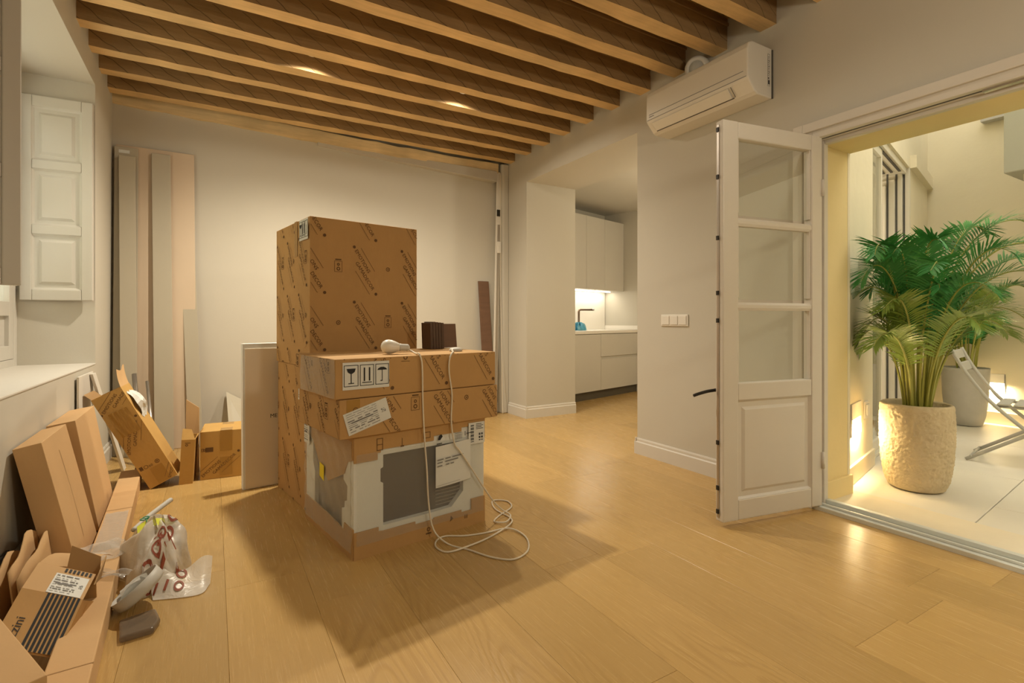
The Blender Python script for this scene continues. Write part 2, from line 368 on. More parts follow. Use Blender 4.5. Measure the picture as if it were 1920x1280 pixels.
# oak planks run along the room
PW = .29
joints = {3: [2.28], 4: [1.995], 6: [1.068], 10: [.83], 2: [2.46]}
for ci in range(-1, 24):
    x0 = .041 + PW * (ci - 3); x1 = x0 + PW
    lo, hi = (YN, 5.12) if x0 < 2.85 else (2.1, 6.9)
    x0c = max(x0, XL - .01)
    if x1 < XL: continue
    ys = sorted(joints.get(ci, [lo + rnd.uniform(.3, 1.9)]))
    j = ys[0]; cuts = [j]
    while cuts[-1] < hi: cuts.append(cuts[-1] + 1.9)
    while cuts[0] > lo: cuts.insert(0, cuts[0] - 1.9)
    for a, b_ in zip(cuts[:-1], cuts[1:]):
        a, b_ = max(a, lo), min(b_, hi)
        if b_ - a < .05: continue
        g = .0003
        o = MB().box(x0c + g, x1 - g, a + g, b_ - g, -.022, 0).build('plank', M['oak'], fl, bevel=.0007, seg=1)

# ceiling boards and beams
ce = struct(MB().box(XL-.4, XR+.3, YN, YB+.2, 3.05, 3.15).build('ceiling', M['board']))
bw = .223; x = XL - .05; bm0 = None
while x < XR + .05:
    o = MB().box(x+.002, x+bw-.002, YN, YB+.1, 3.012, 3.05).build('ceiling_board', M['board'], ce, bevel=.004, seg=1)
    x += bw
def beam_mesh(seed):
    r = random.Random(seed); mb = MB(); n = 26; L_ = XR - XL + .16
    prof = [(0,0),(.105,0),(.105,.118),(.105,.205),(0,.205),(0,.118)]
    vs = []
    for i in range(n + 1):
        for (py, pz) in prof:
            k = .0035
            vs.append((L_*i/n, py + r.uniform(-k, k), pz + (r.uniform(-k, k) if pz < .2 else 0)))
    fs = [(i*6+k, i*6+(k+1) % 6, (i+1)*6+(k+1) % 6, (i+1)*6+k) for i in range(n) for k in range(6)]
    fs += [tuple(range(6))[::-1], tuple(range(n*6, n*6+6))]
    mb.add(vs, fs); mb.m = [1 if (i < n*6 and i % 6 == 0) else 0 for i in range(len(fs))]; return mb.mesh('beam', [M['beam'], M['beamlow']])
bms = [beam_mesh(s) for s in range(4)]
strip_me = MB().box(0, XR-XL+.16, -.012, 0, .150, .166).box(0, XR-XL+.16, .105, .117, .150, .166).mesh('cover_strip', M['beam'])
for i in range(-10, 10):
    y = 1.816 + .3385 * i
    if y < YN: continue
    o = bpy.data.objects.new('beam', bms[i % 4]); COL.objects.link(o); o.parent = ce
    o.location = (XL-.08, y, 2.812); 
    s_ = bpy.data.objects.new('cover_strip', strip_me); COL.objects.link(s_); s_.parent = o
# half-buried wall beam along the back wall
mb = MB()
n = 30; r = random.Random(9); vs = []
for i in range(n + 1):
    t = i / n; X_ = XL + .0 + (XR - XL - .12) * t
    zb = 2.775 - .07 * min(1, t * 1.5) + r.uniform(-.006, .006); fr_ = 5.075 - .045 * min(1, t * 1.6) + r.uniform(-.003, .003)
    vs += [(X_, fr_, zb), (X_, fr_ - .006, zb + .10), (X_, YB + .05, zb + .10), (X_, YB + .05, zb)]
fs = [(i*4+k, i*4+(k+1) % 4, (i+1)*4+(k+1) % 4, (i+1)*4+k) for i in range(n) for k in range(4)] + [(3,2,1,0), tuple(range(n*4, n*4+4))]
mb.add(vs, fs).build('wall_beam', M['wallbeam'], ce)
struct(MB().hexa([(.85, 5.07, 2.70), (2.74, 5.00, 2.60), (2.74, 5.12, 2.60), (.85, 5.12, 2.70), (.85, 5.07, 2.73), (2.74, 5.00, 2.715), (2.74, 5.12, 2.715), (.85, 5.12, 2.73)]).build('trim_1', M['greytrim'], bevel=.004))

# walls
struct(MB().box(XL-.5, XR+.05, YB, YB+.2, 0, ZT).build('wall_back', M['wall']))
struct(MB().box(XL-.5, XR+.05, YN-.2, YN, 0, ZT).build('wall_near', M['wall']))
wl = MB()
WY0, WY1, WZ0, WZ1, WX = 2.46, 4.40, .755, 2.64, -1.14
wl.box(XL-.5, XL, YN, WY0, 0, ZT).box(XL-.5, XL, WY1, YB, 0, ZT).box(XL-.5, XL, WY0, WY1, 0, WZ0).box(XL-.5, XL, WY0, WY1, WZ1, ZT)
wl = struct(wl.build('wall_left', M['wall']))
struct(MB().box(-4.2, -4.0, -2, 12, -.5, 4.6).build('wall_sky_screen', M['ext']))  # unseen facade added to cut sky light through the window
KY0, KY1, KZ = 2.97, 4.62, 2.53
DY1, DZ = 1.66, 2.085
wr = MB()
wr.box(XR, XR+.65, KY1, YB+.2, 0, ZT)                # pier by the back corner
wr.box(XR, XR+.65, KY0, KY1, KZ, ZT)                 # lintel of the kitchen opening
wr.box(XR, 3.31, DY1, KY0, 0, ZT)                    # stretch with switches
wr.box(XR, 3.31, -.30, DY1, DZ, ZT)                  # above the courtyard door
wr.box(XR, 3.31, YN, -.30, 0, ZT)
wr = struct(wr.build('wall_right', M['wall']))
# corner strip modelled in place of a bright scallop of light
struct(MB().prism([(0,0),(.09,0),(.09,-.10),(.03,-.10),(.012,-.092),(0,-.075)], (2.80, 5.10, 0), (1,0,0), (0,1,0), (0,0,2.81)).build('trim_2', M['wall'], bevel=.01))
# outside skin of the wall: cream render, reveals tinted with lamp glow
ex = MB()
ex.box(3.31, 3.335, DY1-.03, 1.70, 0, 4.6).box(3.31, 3.335, -.30, DY1-.03, 2.075, 4.6).box(3.31, 3.335, -3.0, -.30, 0, 4.6)
struct(ex.build('wall_outside', M['ext']))
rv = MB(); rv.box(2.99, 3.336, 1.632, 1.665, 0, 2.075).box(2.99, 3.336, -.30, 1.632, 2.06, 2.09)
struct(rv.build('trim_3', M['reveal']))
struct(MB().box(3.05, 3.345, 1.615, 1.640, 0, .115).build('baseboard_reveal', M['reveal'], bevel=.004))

def base_prof(h=.125, t=.018):
    return [(0,0),(t,0),(t,h*.74),(t*.55,h*.80),(t*.55,h*.92),(t*.3,h),(0,h)]
def baseboard(name, p0, p1, side, m=None, h=.125):
    p0, p1 = Vector(p0), Vector(p1); d = p1 - p0
    nrm = Vector((d.y, -d.x, 0)).normalized() * side
    return struct(MB().prism(base_prof(h), p0, nrm, (0,0,1), d).build(name, m or M['trim']))
baseboard('baseboard_right', (XR,1.72,0), (XR,KY0+.017,0), -1)
baseboard('baseboard_jamb_near', (XR-.017,KY0,0), (3.31,KY0,0), -1)
baseboard('baseboard_pier', (XR,KY1-.017,0), (XR,4.99,0), -1)
baseboard('baseboard_jamb', (XR-.017,KY1,0), (XR+.65,KY1,0), 1)
baseboard('baseboard_back', (XL,YB,0), (2.80,YB,0), 1)
baseboard('baseboard_left', (XL,YN,0), (XL,YB,0), 1)

# ---------------------------------------------------------------- window on the left: frame, leaves, shutters
win = struct(MB().box(WX, WX+.06, WY0, WY0+.06, WZ0, WZ1).box(WX, WX+.06, WY1-.06, WY1, WZ0, WZ1).box(WX, WX+.06, WY0+.06, WY1-.06, WZ1-.06, WZ1).box(WX, WX+.06, WY0+.06, WY1-.06, WZ0, WZ0+.05).build('window_1', M['shutter'], bevel=.004))
ym = (WY0 + WY1) / 2
for y0, y1 in ((WY0+.062, ym-.002), (ym+.002, WY1-.062)):
    a, b_ = WZ0+.052, WZ1-.062
    lf = MB(); t0, t1 = WX+.012, WX+.058; s_ = .07
    lf.box(t0,t1,y0,y0+s_,a,b_).box(t0,t1,y1-s_,y1,a,b_)
    for z0, z1 in ((a,a+.085),(1.075,1.165),(1.62,1.655),(2.1,2.135),(b_-.07,b_)): lf.box(t0,t1,y0+s_,y1-s_,z0,z1)
    lo = lf.build('window_leaf', M['shutter'], win, bevel=.004)
    MB().box(t0+.008, t0+.022, y0+s_-.005, y1-s_+.005, a+.085-.005, 1.08).build('lower_panel', M['shutter'], lo)
    for z0, z1 in ((1.165,1.62),(1.655,2.1),(2.135,b_-.07)):
        MB().box(t0+.018, t0+.022, y0+s_-.004, y1-s_+.004, z0-.004, z1+.004).build('pane', M['pane'], lo)
struct(MB().box(WX, XL+.004, WY0, WY1, WZ0-.006, WZ0+.006).build('trim_4', M['trim'], bevel=.004))

def shutter(name, label, loc, rotz, w=.365, h=1.30, flip=1):
    t = thing(name, label, 'shutter', loc, rotz)
    th = .034; st = .06
    f = MB().box(0,st,0,th,0,h).box(w-st,w,0,th,0,h)
    rails = [0, .42, .82, h]
    zs = [(0,.07),(.425,.485),(.845,.905),(h-.07,h)]
    for z0, z1 in zs: f.box(st,w-st,0,th,z0,z1)
    f.build('frame', M['shutter'], t, bevel=.005)
    for (a0,a1),(b0,b1) in zip(zs[:-1], zs[1:]):
        x0,x1,z0,z1 = st,w-st,a1,b0
        mb = MB()
        def ring(i, y): return [(x0+i,y,z0+i),(x1-i,y,z0+i),(x1-i,y,z1-i),(x0+i,y,z1-i)]
        for sgn in (0,1):
            Y_ = lambda d: d if sgn == 0 else th - d
            L_ = [ring(0,Y_(.004)), ring(.012,Y_(.013)), ring(.034,Y_(.013)), ring(.05,Y_(.004))]
            n0 = len(mb.v); vs = [p for r_ in L_ for p in r_]
            fs = [(k*4+i, k*4+(i+1)%4, (k+1)*4+(i+1)%4, (k+1)*4+i) for k in range(3) for i in range(4)] + [(12,13,14,15)]
            mb.add(vs, fs)
        mb.build('panel', M['shutter'], t, fix=True)
    for hz in (.18, 1.1): MB().cyl((0, th/2, hz-.03), (0, th/2, hz+.03), .007).build('hinge', M['shutter'], t, True)
    return t
shutter('window_shutter', 'white three-panel shutter folded back against the far window reveal', (-1.062, 4.362, 1.178), R(-4.0), w=.37, h=1.315)
shutter('window_shutter', 'shadowed shutter at the left edge, seen almost edge-on above the sill', (-1.072, 2.56, 1.19), R(29.5), w=.462, h=1.46)

# ---------------------------------------------------------------- courtyard door frame, threshold, open leaf
fr = MB()
fr.box(2.872, 2.95, 1.60, DY1, .0, 2.10).box(2.95, 2.99, 1.575, DY1, 0, 2.10)
fr.box(2.872, 2.95, -.30, 1.60, 2.055, 2.10).box(2.95, 2.99, -.30, 1.575, 2.035, 2.10)
fr.box(2.855, 2.875, 1.645, 1.70, 0, 2.145).box(2.855, 2.875, -.30, 1.645, 2.095, 2.145)
dr = struct(fr.build('door_1', M['door'], bevel=.004))
MB().box(2.905, 2.915, 1.598, 1.601, .1, 2.03).build('gasket', M['slot'], dr)
MB().box(2.905, 2.915, -.25, 1.598, 2.053, 2.056).build('gasket', M['slot'], dr)
for z in (1.40, .73): MB().box(2.895, 2.925, 1.592, 1.601, z-.022, z+.022).cyl((2.91, 1.588, z), (2.91, 1.60, z), .008).build('keeper', M['dark'], dr)
for y in (.80, .30): MB().box(2.895, 2.925, y-.08, y+.08, 2.046, 2.056).build('keeper', M['chrome'], dr)
th_ = MB().box(2.885, 3.02, -.30, DY1, -.02, .022).box(2.915, 2.932, -.30, 1.60, .022, .034).box(2.965, 3.00, -.30, 1.575, .022, .045)
th_.build('threshold', M['alu'], dr, bevel=.003)
struct(MB().box(3.0, 3.40, -1.2, 1.64, -.1, .004).build('trim_5', M['kerb'], bevel=.004))

LW, LT = .694, .052
leaf = thing('glazed_door_leaf', 'grey-white door leaf with three glass panes, standing open into the room', 'door', (2.905, 1.608, .028), R(170.4))
# local x along the leaf from the hinge, y>0 faces the courtyard side seen by the viewer
z_top = 2.035; ss, sf = .078, .10
MB().box(0, ss, 0, LT, 0, z_top).build('stile', M['door'], leaf, bevel=.006); MB().box(LW-sf, LW, 0, LT, 0, z_top).build('stile', M['door'], leaf, bevel=.006)
rails = [(0, .105), (.61, .70), (1.95, z_top)]
for z0, z1 in rails: MB().box(ss, LW-sf, .002, LT-.002, z0, z1).build('rail', M['door'], leaf, bevel=.006)
for z0, z1 in ((1.085, 1.112), (1.518, 1.545)):
    MB().prism([(.004,0),(.012,-.013),(LT-.012,-.013),(LT-.004,0),(LT-.004,.015),(LT-.012,.028),(.012,.028),(.004,.015)], (ss-.004, 0, z0), (0,1,0), (0,0,1), (LW-ss-sf+.008,0,0)).build('glazing_bar', M['door'], leaf)
for z0, z1 in ((.70, 1.075), (1.138, 1.508), (1.571, 1.95)):
    MB().box(ss-.01, LW-sf+.01, .024, .030, z0-.01, z1+.01).build('pane', M['pane'], leaf)
    for x0, x1 in ((ss, ss+.010), (LW-sf-.010, LW-sf)): MB().box(x0, x1, .008, LT-.008, z0, z1).build('glazing_bead', M['door'], leaf, bevel=.003)
p0, p1, q0, q1 = ss, LW-sf, .105, .61
mb = MB()
for Yf in (lambda d: LT-d, lambda d: d):
    L_ = [[(p0+i,Yf(d),q0+i),(p1-i,Yf(d),q0+i),(p1-i,Yf(d),q1-i),(p0+i,Yf(d),q1-i)] for i,d in ((0,.006),(.010,.017),(.035,.017),(.050,.008))]
    mb.add([p for r_ in L_ for p in r_], [(k*4+i, k*4+(i+1)%4, (k+1)*4+(i+1)%4, (k+1)*4+i) for k in range(3) for i in range(4)] + [(12,13,14,15)])
mb.build('panel', M['door'], leaf)
g = MB().box(LW, LW+.004, .012, .026, .02, z_top-.02)
g.build('lock_strip', M['chrome'], leaf)
for z in (.05,.17,.40,1.02,1.16,1.44,1.75,1.99): MB().box(LW, LW+.009, .012, .026, z-.011, z+.011).build('locking_bolt', M['dark'], leaf)
hd = MB().box(LW-.06, LW-.03, -.008, 0, .56, .74).cyl((LW-.045, 0, .655), (LW-.045, -.055, .655), .009)
hd.tube(spline([(LW-.045,-.05,.655),(LW-.0,-.058,.650),(LW+.05,-.062,.640),(LW+.085,-.062,.632)],4), .0085, 8)
hd.build('handle', M['dark'], leaf, True)
for z in (.25, 1.75): MB().cyl((0, LT+.004, z-.045), (0, LT+.004, z+.045), .009).build('hinge', M['door'], leaf, True)

# ---------------------------------------------------------------- wall fittings
ac = thing('air_conditioner', 'white split air conditioner mounted high on the wall beside the beams', 'air conditioner', (2.89, 1.845, 2.375))
w = .80
prof = [(0,.30),(-.19,.30),(-.222,.285),(-.232,.25),(-.232,.085),(-.222,.07),(-.165,.012),(-.14,.0),(0,.0)]
MB().prism(prof, (0,0,0), (1,0,0), (0,0,1), (0,w,0)).build('housing', M['plastic'], ac, bevel=.008)
MB().box(-.2335,-.2318,.03,w-.03,.120,.1235).box(-.2335,-.2318,.01,w-.01,.0855,.0885).build('groove', M['greyink'], ac)
fv = MB(); a0, a1 = Vector((-.2235,0,.066)), Vector((-.1765,0,.0185))
dn = (a1-a0).normalized(); nn = Vector((-dn.z*-1, 0, dn.x*-1)) if False else Vector((dn.z,0,-dn.x))
if nn.x > 0: nn = -nn
fv.hexa([a0+Vector((0,.14,0)), a0+Vector((0,w-.05,0)), a1+Vector((0,w-.05,0)), a1+Vector((0,.14,0)), a0+nn*.006+Vector((0,.14,0)), a0+nn*.006+Vector((0,w-.05,0)), a1+nn*.006+Vector((0,w-.05,0)), a1+nn*.006+Vector((0,.14,0))])
fv.build('air_flap', M['plastic'], ac, bevel=.002)
sl = MB(); b0 = a1+dn*.001; b1 = a1+dn*.006
sl.hexa([b0+Vector((0,.13,0)), b0+Vector((0,w-.05,0)), b1+Vector((0,w-.05,0)), b1+Vector((0,.13,0)), b0+nn*.003+Vector((0,.13,0)), b0+nn*.003+Vector((0,w-.05,0)), b1+nn*.003+Vector((0,w-.05,0)), b1+nn*.003+Vector((0,.13,0))])
sl.build('outlet_slot', M['slot'], ac)
c0 = a0+nn*.001
MB().hexa([c0+Vector((0,.118,0)), c0+Vector((0,.121,0)), a1+nn*.001+Vector((0,.121,0)), a1+nn*.001+Vector((0,.118,0)), c0+nn*.002+Vector((0,.118,0)), c0+nn*.002+Vector((0,.121,0)), a1+nn*.003+Vector((0,.121,0)), a1+nn*.003+Vector((0,.118,0))]).build('flap_gap', M['slot'], ac)
pr = MB(); P_ = Print(pr, (-.2322, w-.03, .10), (0,-1,0), (0,0,1), .1, .03); P_.rect(0,.004,.045,.010); pr.build('maker_mark', M['greyink'], ac, fix=False)
pr = MB(); P_ = Print(pr, (-.045,0,.05), (1,0,0), (0,0,1), .04, .25)
P_.frame(0,.02,.022,.21,.0018); 
for i in range(11): P_.rect(.004,.08+i*.011,.004+.006+.008*((i*7) % 3)/2,.0835+i*.011)
P_.rect(.004,.03,.018,.055); P_.rect(.004,.06,.012,.072)
pr.build('rating_label', M['black'], ac, fix=False)
MB().box(-.008, 0, -.006, 0, .0, .29).build('back_plate', M['slot'], ac)

sp = thing('wall_speaker', 'white round-faced speaker on the wall between two beam ends above the air conditioner', 'speaker', (2.885, 2.375, 2.775))
MB().lathe([(.0,0),(.075,0),(.082,.02),(.078,.075),(.066,.09),(.052,.094),(.048,.086),(0,.086)], n=28).build('housing', M['plastic'], sp, True)
sp.rotation_euler = Vector((-.80,-.42,-.25)).to_track_quat('Z','Y').to_euler()
MB().lathe([(0,.088),(.046,.088),(.046,.0885),(0,.090)], n=24).build('grille', M['plasticg'], sp, True)
MB().tube(spline([(.05,-.10,.006),(-.02,-.105,.006),(-.07,-.10,.008)],4), .004).build('cable', M['slot'], sp, True)

sw = thing('light_switch', 'white triple light switch on the wall left of the open door leaf', 'switch', (2.89, 2.467, 1.006))
MB().box(-.009,0,0,.25,0,.085).build('plate', M['plastic'], sw, bevel=.003)
for i in range(3): MB().box(-.014,-.008,.012+.078*i,.012+.078*i+.070,.010,.075).build('rocker', M['plastic'], sw, bevel=.003)

# ---------------------------------------------------------------- ceiling spot lamps and added fill spots between the beams
def spot(name, label, x, y, power, z=2.895, size=.03, glow=0):
    t = thing(name, label, 'lamp', (x, y, 3.012), group='ceiling spots between the beams')
    d = z + .035 - 3.012
    MB().lathe([(0,0),(.05,0),(.05,-.012),(.012,-.014),(.012,d+.02),(.034,d+.02),(.036,d-.005),(.034,d-.012),(.028,d-.012),(.028,d)], n=20).build('housing', M['plastic'], t, True)
    MB().lathe([(0,d-.003),(.028,d-.003),(.028,d-.001),(0,d-.001)], n=16).build('bulb', M['bulbglow'], t)
    l = bpy.data.lights.new('spot_light', 'SPOT'); l.spot_size = R(146); l.spot_blend = 1.0; l.energy = power; l.color = WARM; l.shadow_soft_size = size
    lo = bpy.data.objects.new('spot_light', l); COL.objects.link(lo); lo.parent = t; lo.location = (0, 0, z - 3.012 - .03)
    if glow:
        l = bpy.data.lights.new('glow_light', 'SPOT'); l.spot_size = R(168); l.spot_blend = .15; l.energy = glow; l.color = WARM; l.shadow_soft_size = size
        lo = bpy.data.objects.new('glow_light', l); COL.objects.link(lo); lo.parent = t; lo.location = (0, 0, z - 3.012 - .03)
spot('ceiling_spot', 'small white ceiling spot hidden behind a beam above the tall carton', .59, 3.735, P_LAMP1, z=2.862, glow=P_GLOW)
spot('ceiling_spot', 'small white ceiling spot between beams near the kitchen opening', 1.74, 3.735, P_LAMP2, z=2.862, glow=P_GLOW)
spot('ceiling_spot', 'added fill spot between the nearest beams above the bare floor by the courtyard door', 1.9, 1.365, P_FILL_FRONT, size=.06)  # unseen front pair, added to fill the shade
spot('ceiling_spot', 'added fill spot between the nearest beams on the window side', .3, 1.365, P_FILL_FRONTL, size=.06)
spot('ceiling_spot', 'added fill spot behind the viewpoint on the window side', .3, -.665, P_FILL_REAR, size=.08)  # rear pair added out of view for general fill
spot('ceiling_spot', 'added fill spot behind the viewpoint on the door side', 1.9, -.665, P_FILL_REAR, size=.08)

pn = thing('fill_bulb', 'added fill bulb hanging unseen just right of the viewpoint', 'lamp', (1.45, -.35, 3.012))  # unseen bulb added as fill for the upper right wall and door leaf
MB().lathe([(0,0),(.05,0),(.05,-.02),(.008,-.03),(0,-.03)], n=20).build('ceiling_rose', M['plastic'], pn, True)
MB().tube([(0,0,-.02),(0,0,-.70)], .004).build('cord', M['plastic'], pn)
MB().lathe([(0,-.69),(.02,-.69),(.022,-.75),(0,-.75)], n=16).build('socket', M['plastic'], pn, True)
MB().lathe([(.016,-.75),(.03,-.79),(.035,-.82),(.03,-.85),(0,-.862)], n=20).build('bulb', M['bulbglow'], pn, True)
l = bpy.data.lights.new('bulb_light', 'POINT'); l.energy = P_FILL_BULB; l.color = WARM; l.shadow_soft_size = .12
lo = bpy.data.objects.new('bulb_light', l); COL.objects.link(lo); lo.parent = pn; lo.location = (0, 0, -.99)

# ---------------------------------------------------------------- kitchen beyond the opening (turned 14 degrees)
KA = math.atan2(.243, .970); F0 = Vector((4.055, 5.1785, 0))
def K(mb, name, m, bevel=0):
    o = mb.build(name, m, bevel=bevel); o.location = F0; o.rotation_euler = (0,0,KA); return struct(o)
KC = 2.67
K(MB().box(-1.6, 1.6, .62, .80, 0, 2.9), 'wall_kitchen_back', M['wall'])
K(MB().box(1.40, 1.58, -2.95, .62, 0, 2.9), 'wall_kitchen_right', M['wall'])
struct(MB().prism([(3.32,2.0),(6.5,2.7),(5.6,7.0),(3.32,6.6)], (0,0,KC), (1,0,0), (0,1,0), (0,0,.12)).build('ceiling_kitchen', M['wall']))
struct(MB().box(3.30, 3.56, 5.28, 6.9, 0, 2.9).build('wall_kitchen_left', M['wall']))
def base_unit(label, x0, x1, drawers):
    t = thing('base_cabinet', label, 'cabinet', F0 + KD*x0, KA, group='kitchen base cabinets'); w = x1 - x0
    MB().box(.002, w-.002, .022, .60, .11, .868).build('body', M['white'], t)
    MB().box(0, w, .05, .58, 0, .11).build('plinth', M['kick'], t)
    if drawers:
        for z0, z1 in ((.115,.525),(.56,.862)): MB().box(.002, w-.002, 0, .02, z0, z1).build('drawer_front', M['white'], t, bevel=.002)
        MB().box(.002, w-.002, .015, .021, .525, .56).build('grip_channel', M['greytrim'], t)
    else:
        MB().box(.002, w-.002, 0, .02, .115, .862).build('door', M['white'], t, bevel=.002)
base_unit('white handleless kitchen base cabinet with one plain door under the tap', -.16, .442, False)
base_unit('white kitchen base cabinet with two wide drawers and a grip channel', .442, 1.398, True)
wt = tag(MB().box(-.25, 1.398, -.012, .612, .87, .91).build('worktop', M['stonetop'], bevel=.003), 'pale stone worktop along the kitchen run', 'worktop'); wt.location = F0; wt.rotation_euler = (0,0,KA)
bs = tag(MB().box(-.22, 1.385, .606, .619, .912, 1.48).build('backsplash', M['stonetop']), 'pale stone splashback behind the kitchen tap', 'splashback'); bs.location = F0; bs.rotation_euler = (0,0,KA)
us = tag(MB().box(1.386, 1.399, .0, .604, .912, .97).build('upstand', M['stonetop']), 'low stone upstand along the right kitchen wall', 'upstand'); us.location = F0; us.rotation_euler = (0,0,KA)
for i, (x0, x1, lb) in enumerate(((-.38,.052,'white wall cabinet door mostly hidden by the wall pier'), (.052,.481,'white wall cabinet left of the middle seam above the tap'), (.481,.91,'middle white wall cabinet above the worktop'), (.91,1.398,'white wall cabinet touching the right kitchen wall'))):
    t = thing('wall_cabinet', lb, 'cabinet', F0 + KD*x0 + KN*.27 + Vector((0,0,1.485)), KA, group='kitchen wall cabinets'); w = x1-x0
    MB().box(.002, w-.002, .021, .335, 0, 1.015).build('body', M['white'], t)
    MB().box(.002, w-.002, 0, .02, -.004, 1.015).build('door', M['white'], t, bevel=.002)
# under-cabinet light
led = tag(thing('led_strip', 'lit strip light under the kitchen wall cabinets', 'lamp', F0 + KD*(-.3) + KN*.50 + Vector((0,0,1.484)), KA))
MB().box(0, 1.66, -.012, .012, -.010, 0).build('profile', M['led'], led)
l = bpy.data.lights.new('strip_light', 'AREA'); l.shape = 'RECTANGLE'; l.size = 1.6; l.size_y = .03; l.energy = P_LED; l.color = (1,.88,.68)
lo = bpy.data.objects.new('strip_light', l); COL.objects.link(lo); lo.parent = led; lo.location = (.83, 0, -.014)
kl = thing('kitchen_pendant', 'white globe pendant in the kitchen, out of sight behind the wall', 'lamp', (4.6, 3.3, KC))
MB().lathe([(0,0),(.05,0),(.05,-.02),(.006,-.03),(0,-.03)], n=20).build('ceiling_rose', M['plastic'], kl, True)
MB().tube([(0,0,-.02),(0,0,-.5)], .004).build('cord', M['plastic'], kl)
MB().lathe([(.02,-.5),(.06,-.52),(.09,-.56),(.10,-.61),(.09,-.66),(.05,-.70),(0,-.71)], n=24).build('globe', M['bulbglow'], kl, True)
l = bpy.data.lights.new('lamp_light', 'POINT'); l.energy = P_KITCHEN; l.color = (1,.86,.64); l.shadow_soft_size = .10
lo = bpy.data.objects.new('lamp_light', l); COL.objects.link(lo); lo.parent = kl; lo.location = (0,0,-.84)
tp = thing('kitchen_tap', 'bronze right-angled kitchen tap behind the blue bag', 'tap', F0 + KD*.60 + KN*.50 + Vector((0,0,.91)), KA)
MB().lathe([(0,0),(.026,0),(.026,.008),(.019,.012),(0,.012)], n=16).build('base', M['bronze'], tp, True)
MB().tube([(0,0,.01),(0,0,.26),(.006,-.004,.282),(.03,-.012,.29),(.20,-.11,.29)], .0155, 10).build('spout', M['bronze'], tp, True)
MB().cyl((.185,-.10,.29),(.207,-.114,.29), .0175, .0175, 10).build('aerator', M['chrome'], tp, True)
bb = MB(); r = random.Random(2)
def bagf(u, v):
    a = 2*PI*u; ph = PI*.5*v; rr = (.10+.03*math.sin(3*a+1)+.02*math.sin(7*a)) * math.cos(ph)**.7
    return (rr*1.25*math.cos(a), rr*.8*math.sin(a), .085*math.sin(ph)*(1+.35*math.sin(5*a+v*3)) )
bb.grid(bagf, 28, 9)
bg = tag(bb.build('blue_bag', M['blue'], smooth=False), 'crumpled light blue plastic bag on the kitchen worktop', 'bag'); bg.location = F0 + KD*.36 + KN*.30 + Vector((0,0,.911)); bg.rotation_euler = (0,0,KA)

# ---------------------------------------------------------------- courtyard
C0 = Vector((3.315, 1.665, 0))
def Cc(mb, name, m, bevel=0):
    o = mb.build(name, m, bevel=bevel); o.location = C0; o.rotation_euler = (0,0,KA); return struct(o)
Cc(MB().box(0, .86, 0, .25, 0, 4.6).box(2.50, 4.3, 0, .25, 0, 4.6).box(.86, 2.50, 0, .25, 2.50, 4.6).box(2.50,3.7,-.05,0,2.5,2.62), 'wall_courtyard_left', M['ext'])
struct(MB().box(6.86, 7.1, -3.2, 3.2, 0, 5.2).build('wall_courtyard_far', M['ext']))
struct(MB().box(3.3, 7.1, -3.4, -3.2, 0, 5.2).build('wall_courtyard_right', M['ext']))
Cc(MB().box(.02, .85, -.016, 0, 0, .12).box(2.52, 3.63, -.016, 0, 0, .12), 'baseboard_courtyard', M['kerb'], bevel=.003)
struct(MB().box(6.842, 6.86, -3.2, 2.6, 0, .12).build('baseboard_courtyard_far', M['kerb'], bevel=.003))
# sliding glass door from the kitchen into the courtyard, its leaf pushed open
d3 = MB().box(.86,.90,.02,.24,.02,2.5).box(.90,2.44,.02,.24,2.44,2.5).box(.90,2.44,.02,.24,0,.03)
for x0, y0, y1 in ((2.46,.0,.25),(2.40,.05,.25),(2.34,.10,.25),(2.28,.16,.25)): d3.box(x0,x0+.06,y0,y1,.02,2.5-.06*(2.46-x0)/.06)
d3 = Cc(d3, 'door_2', M['creamframe'], bevel=.003)
for x0, y0 in ((2.457,.045),(2.397,.095),(2.337,.155)): MB().box(x0-.002,x0+.002,y0-.012,y0+.003,.03,2.44).build('gasket', M['slot'], d3)
for z0, y0 in ((2.437,.04),(2.437,.10),(2.437,.16)): MB().box(.90,2.28,y0,y0+.018,z0-.004,z0+.004).build('gasket', M['slot'], d3)
lf = MB().box(.90,.945,.04,.08,.03,2.44).box(1.40,1.445,.04,.08,.03,2.44).box(.945,1.40,.04,.08,2.37,2.44).box(.945,1.40,.04,.08,.03,.11).build('sliding_leaf', M['creamframe'], d3, bevel=.003)
MB().box(.94,1.405,.056,.062,.105,2.375).build('pane', M['pane'], lf)
# tiles
fc = struct(MB().box(3.32, 7.0, -3.2, 3.0, -.12, -.035).build('floor_courtyard', M['grout']))
TS = .80; ta = R(6); tx = Vector((math.cos(ta), math.sin(ta), 0)); ty = Vector((-math.sin(ta), math.cos(ta), 0)); T0 = Vector((3.43, 1.067, 0))
tm = MB().box(.002, TS*1.5-.002, .002, TS-.002, -.035, -.002).mesh('tile', M['tile'])
for j in range(-6, 3):
    for i in range(-1, 4):
        p = T0 + tx*((i + .35*(j % 2))*TS*1.5 - .05) + ty*(j*TS)
        c_ = p + tx*TS*.75 + ty*TS*.5
        if 3.0 < c_.x < 7.2 and -3.4 < c_.y < 2.9:
            o = bpy.data.objects.new('tile', tm); COL.objects.link(o); o.parent = fc; o.location = p; o.rotation_euler = (0,0,ta)
            b_ = o.modifiers.new('bevel','BEVEL'); b_.width = .002; b_.segments = 1

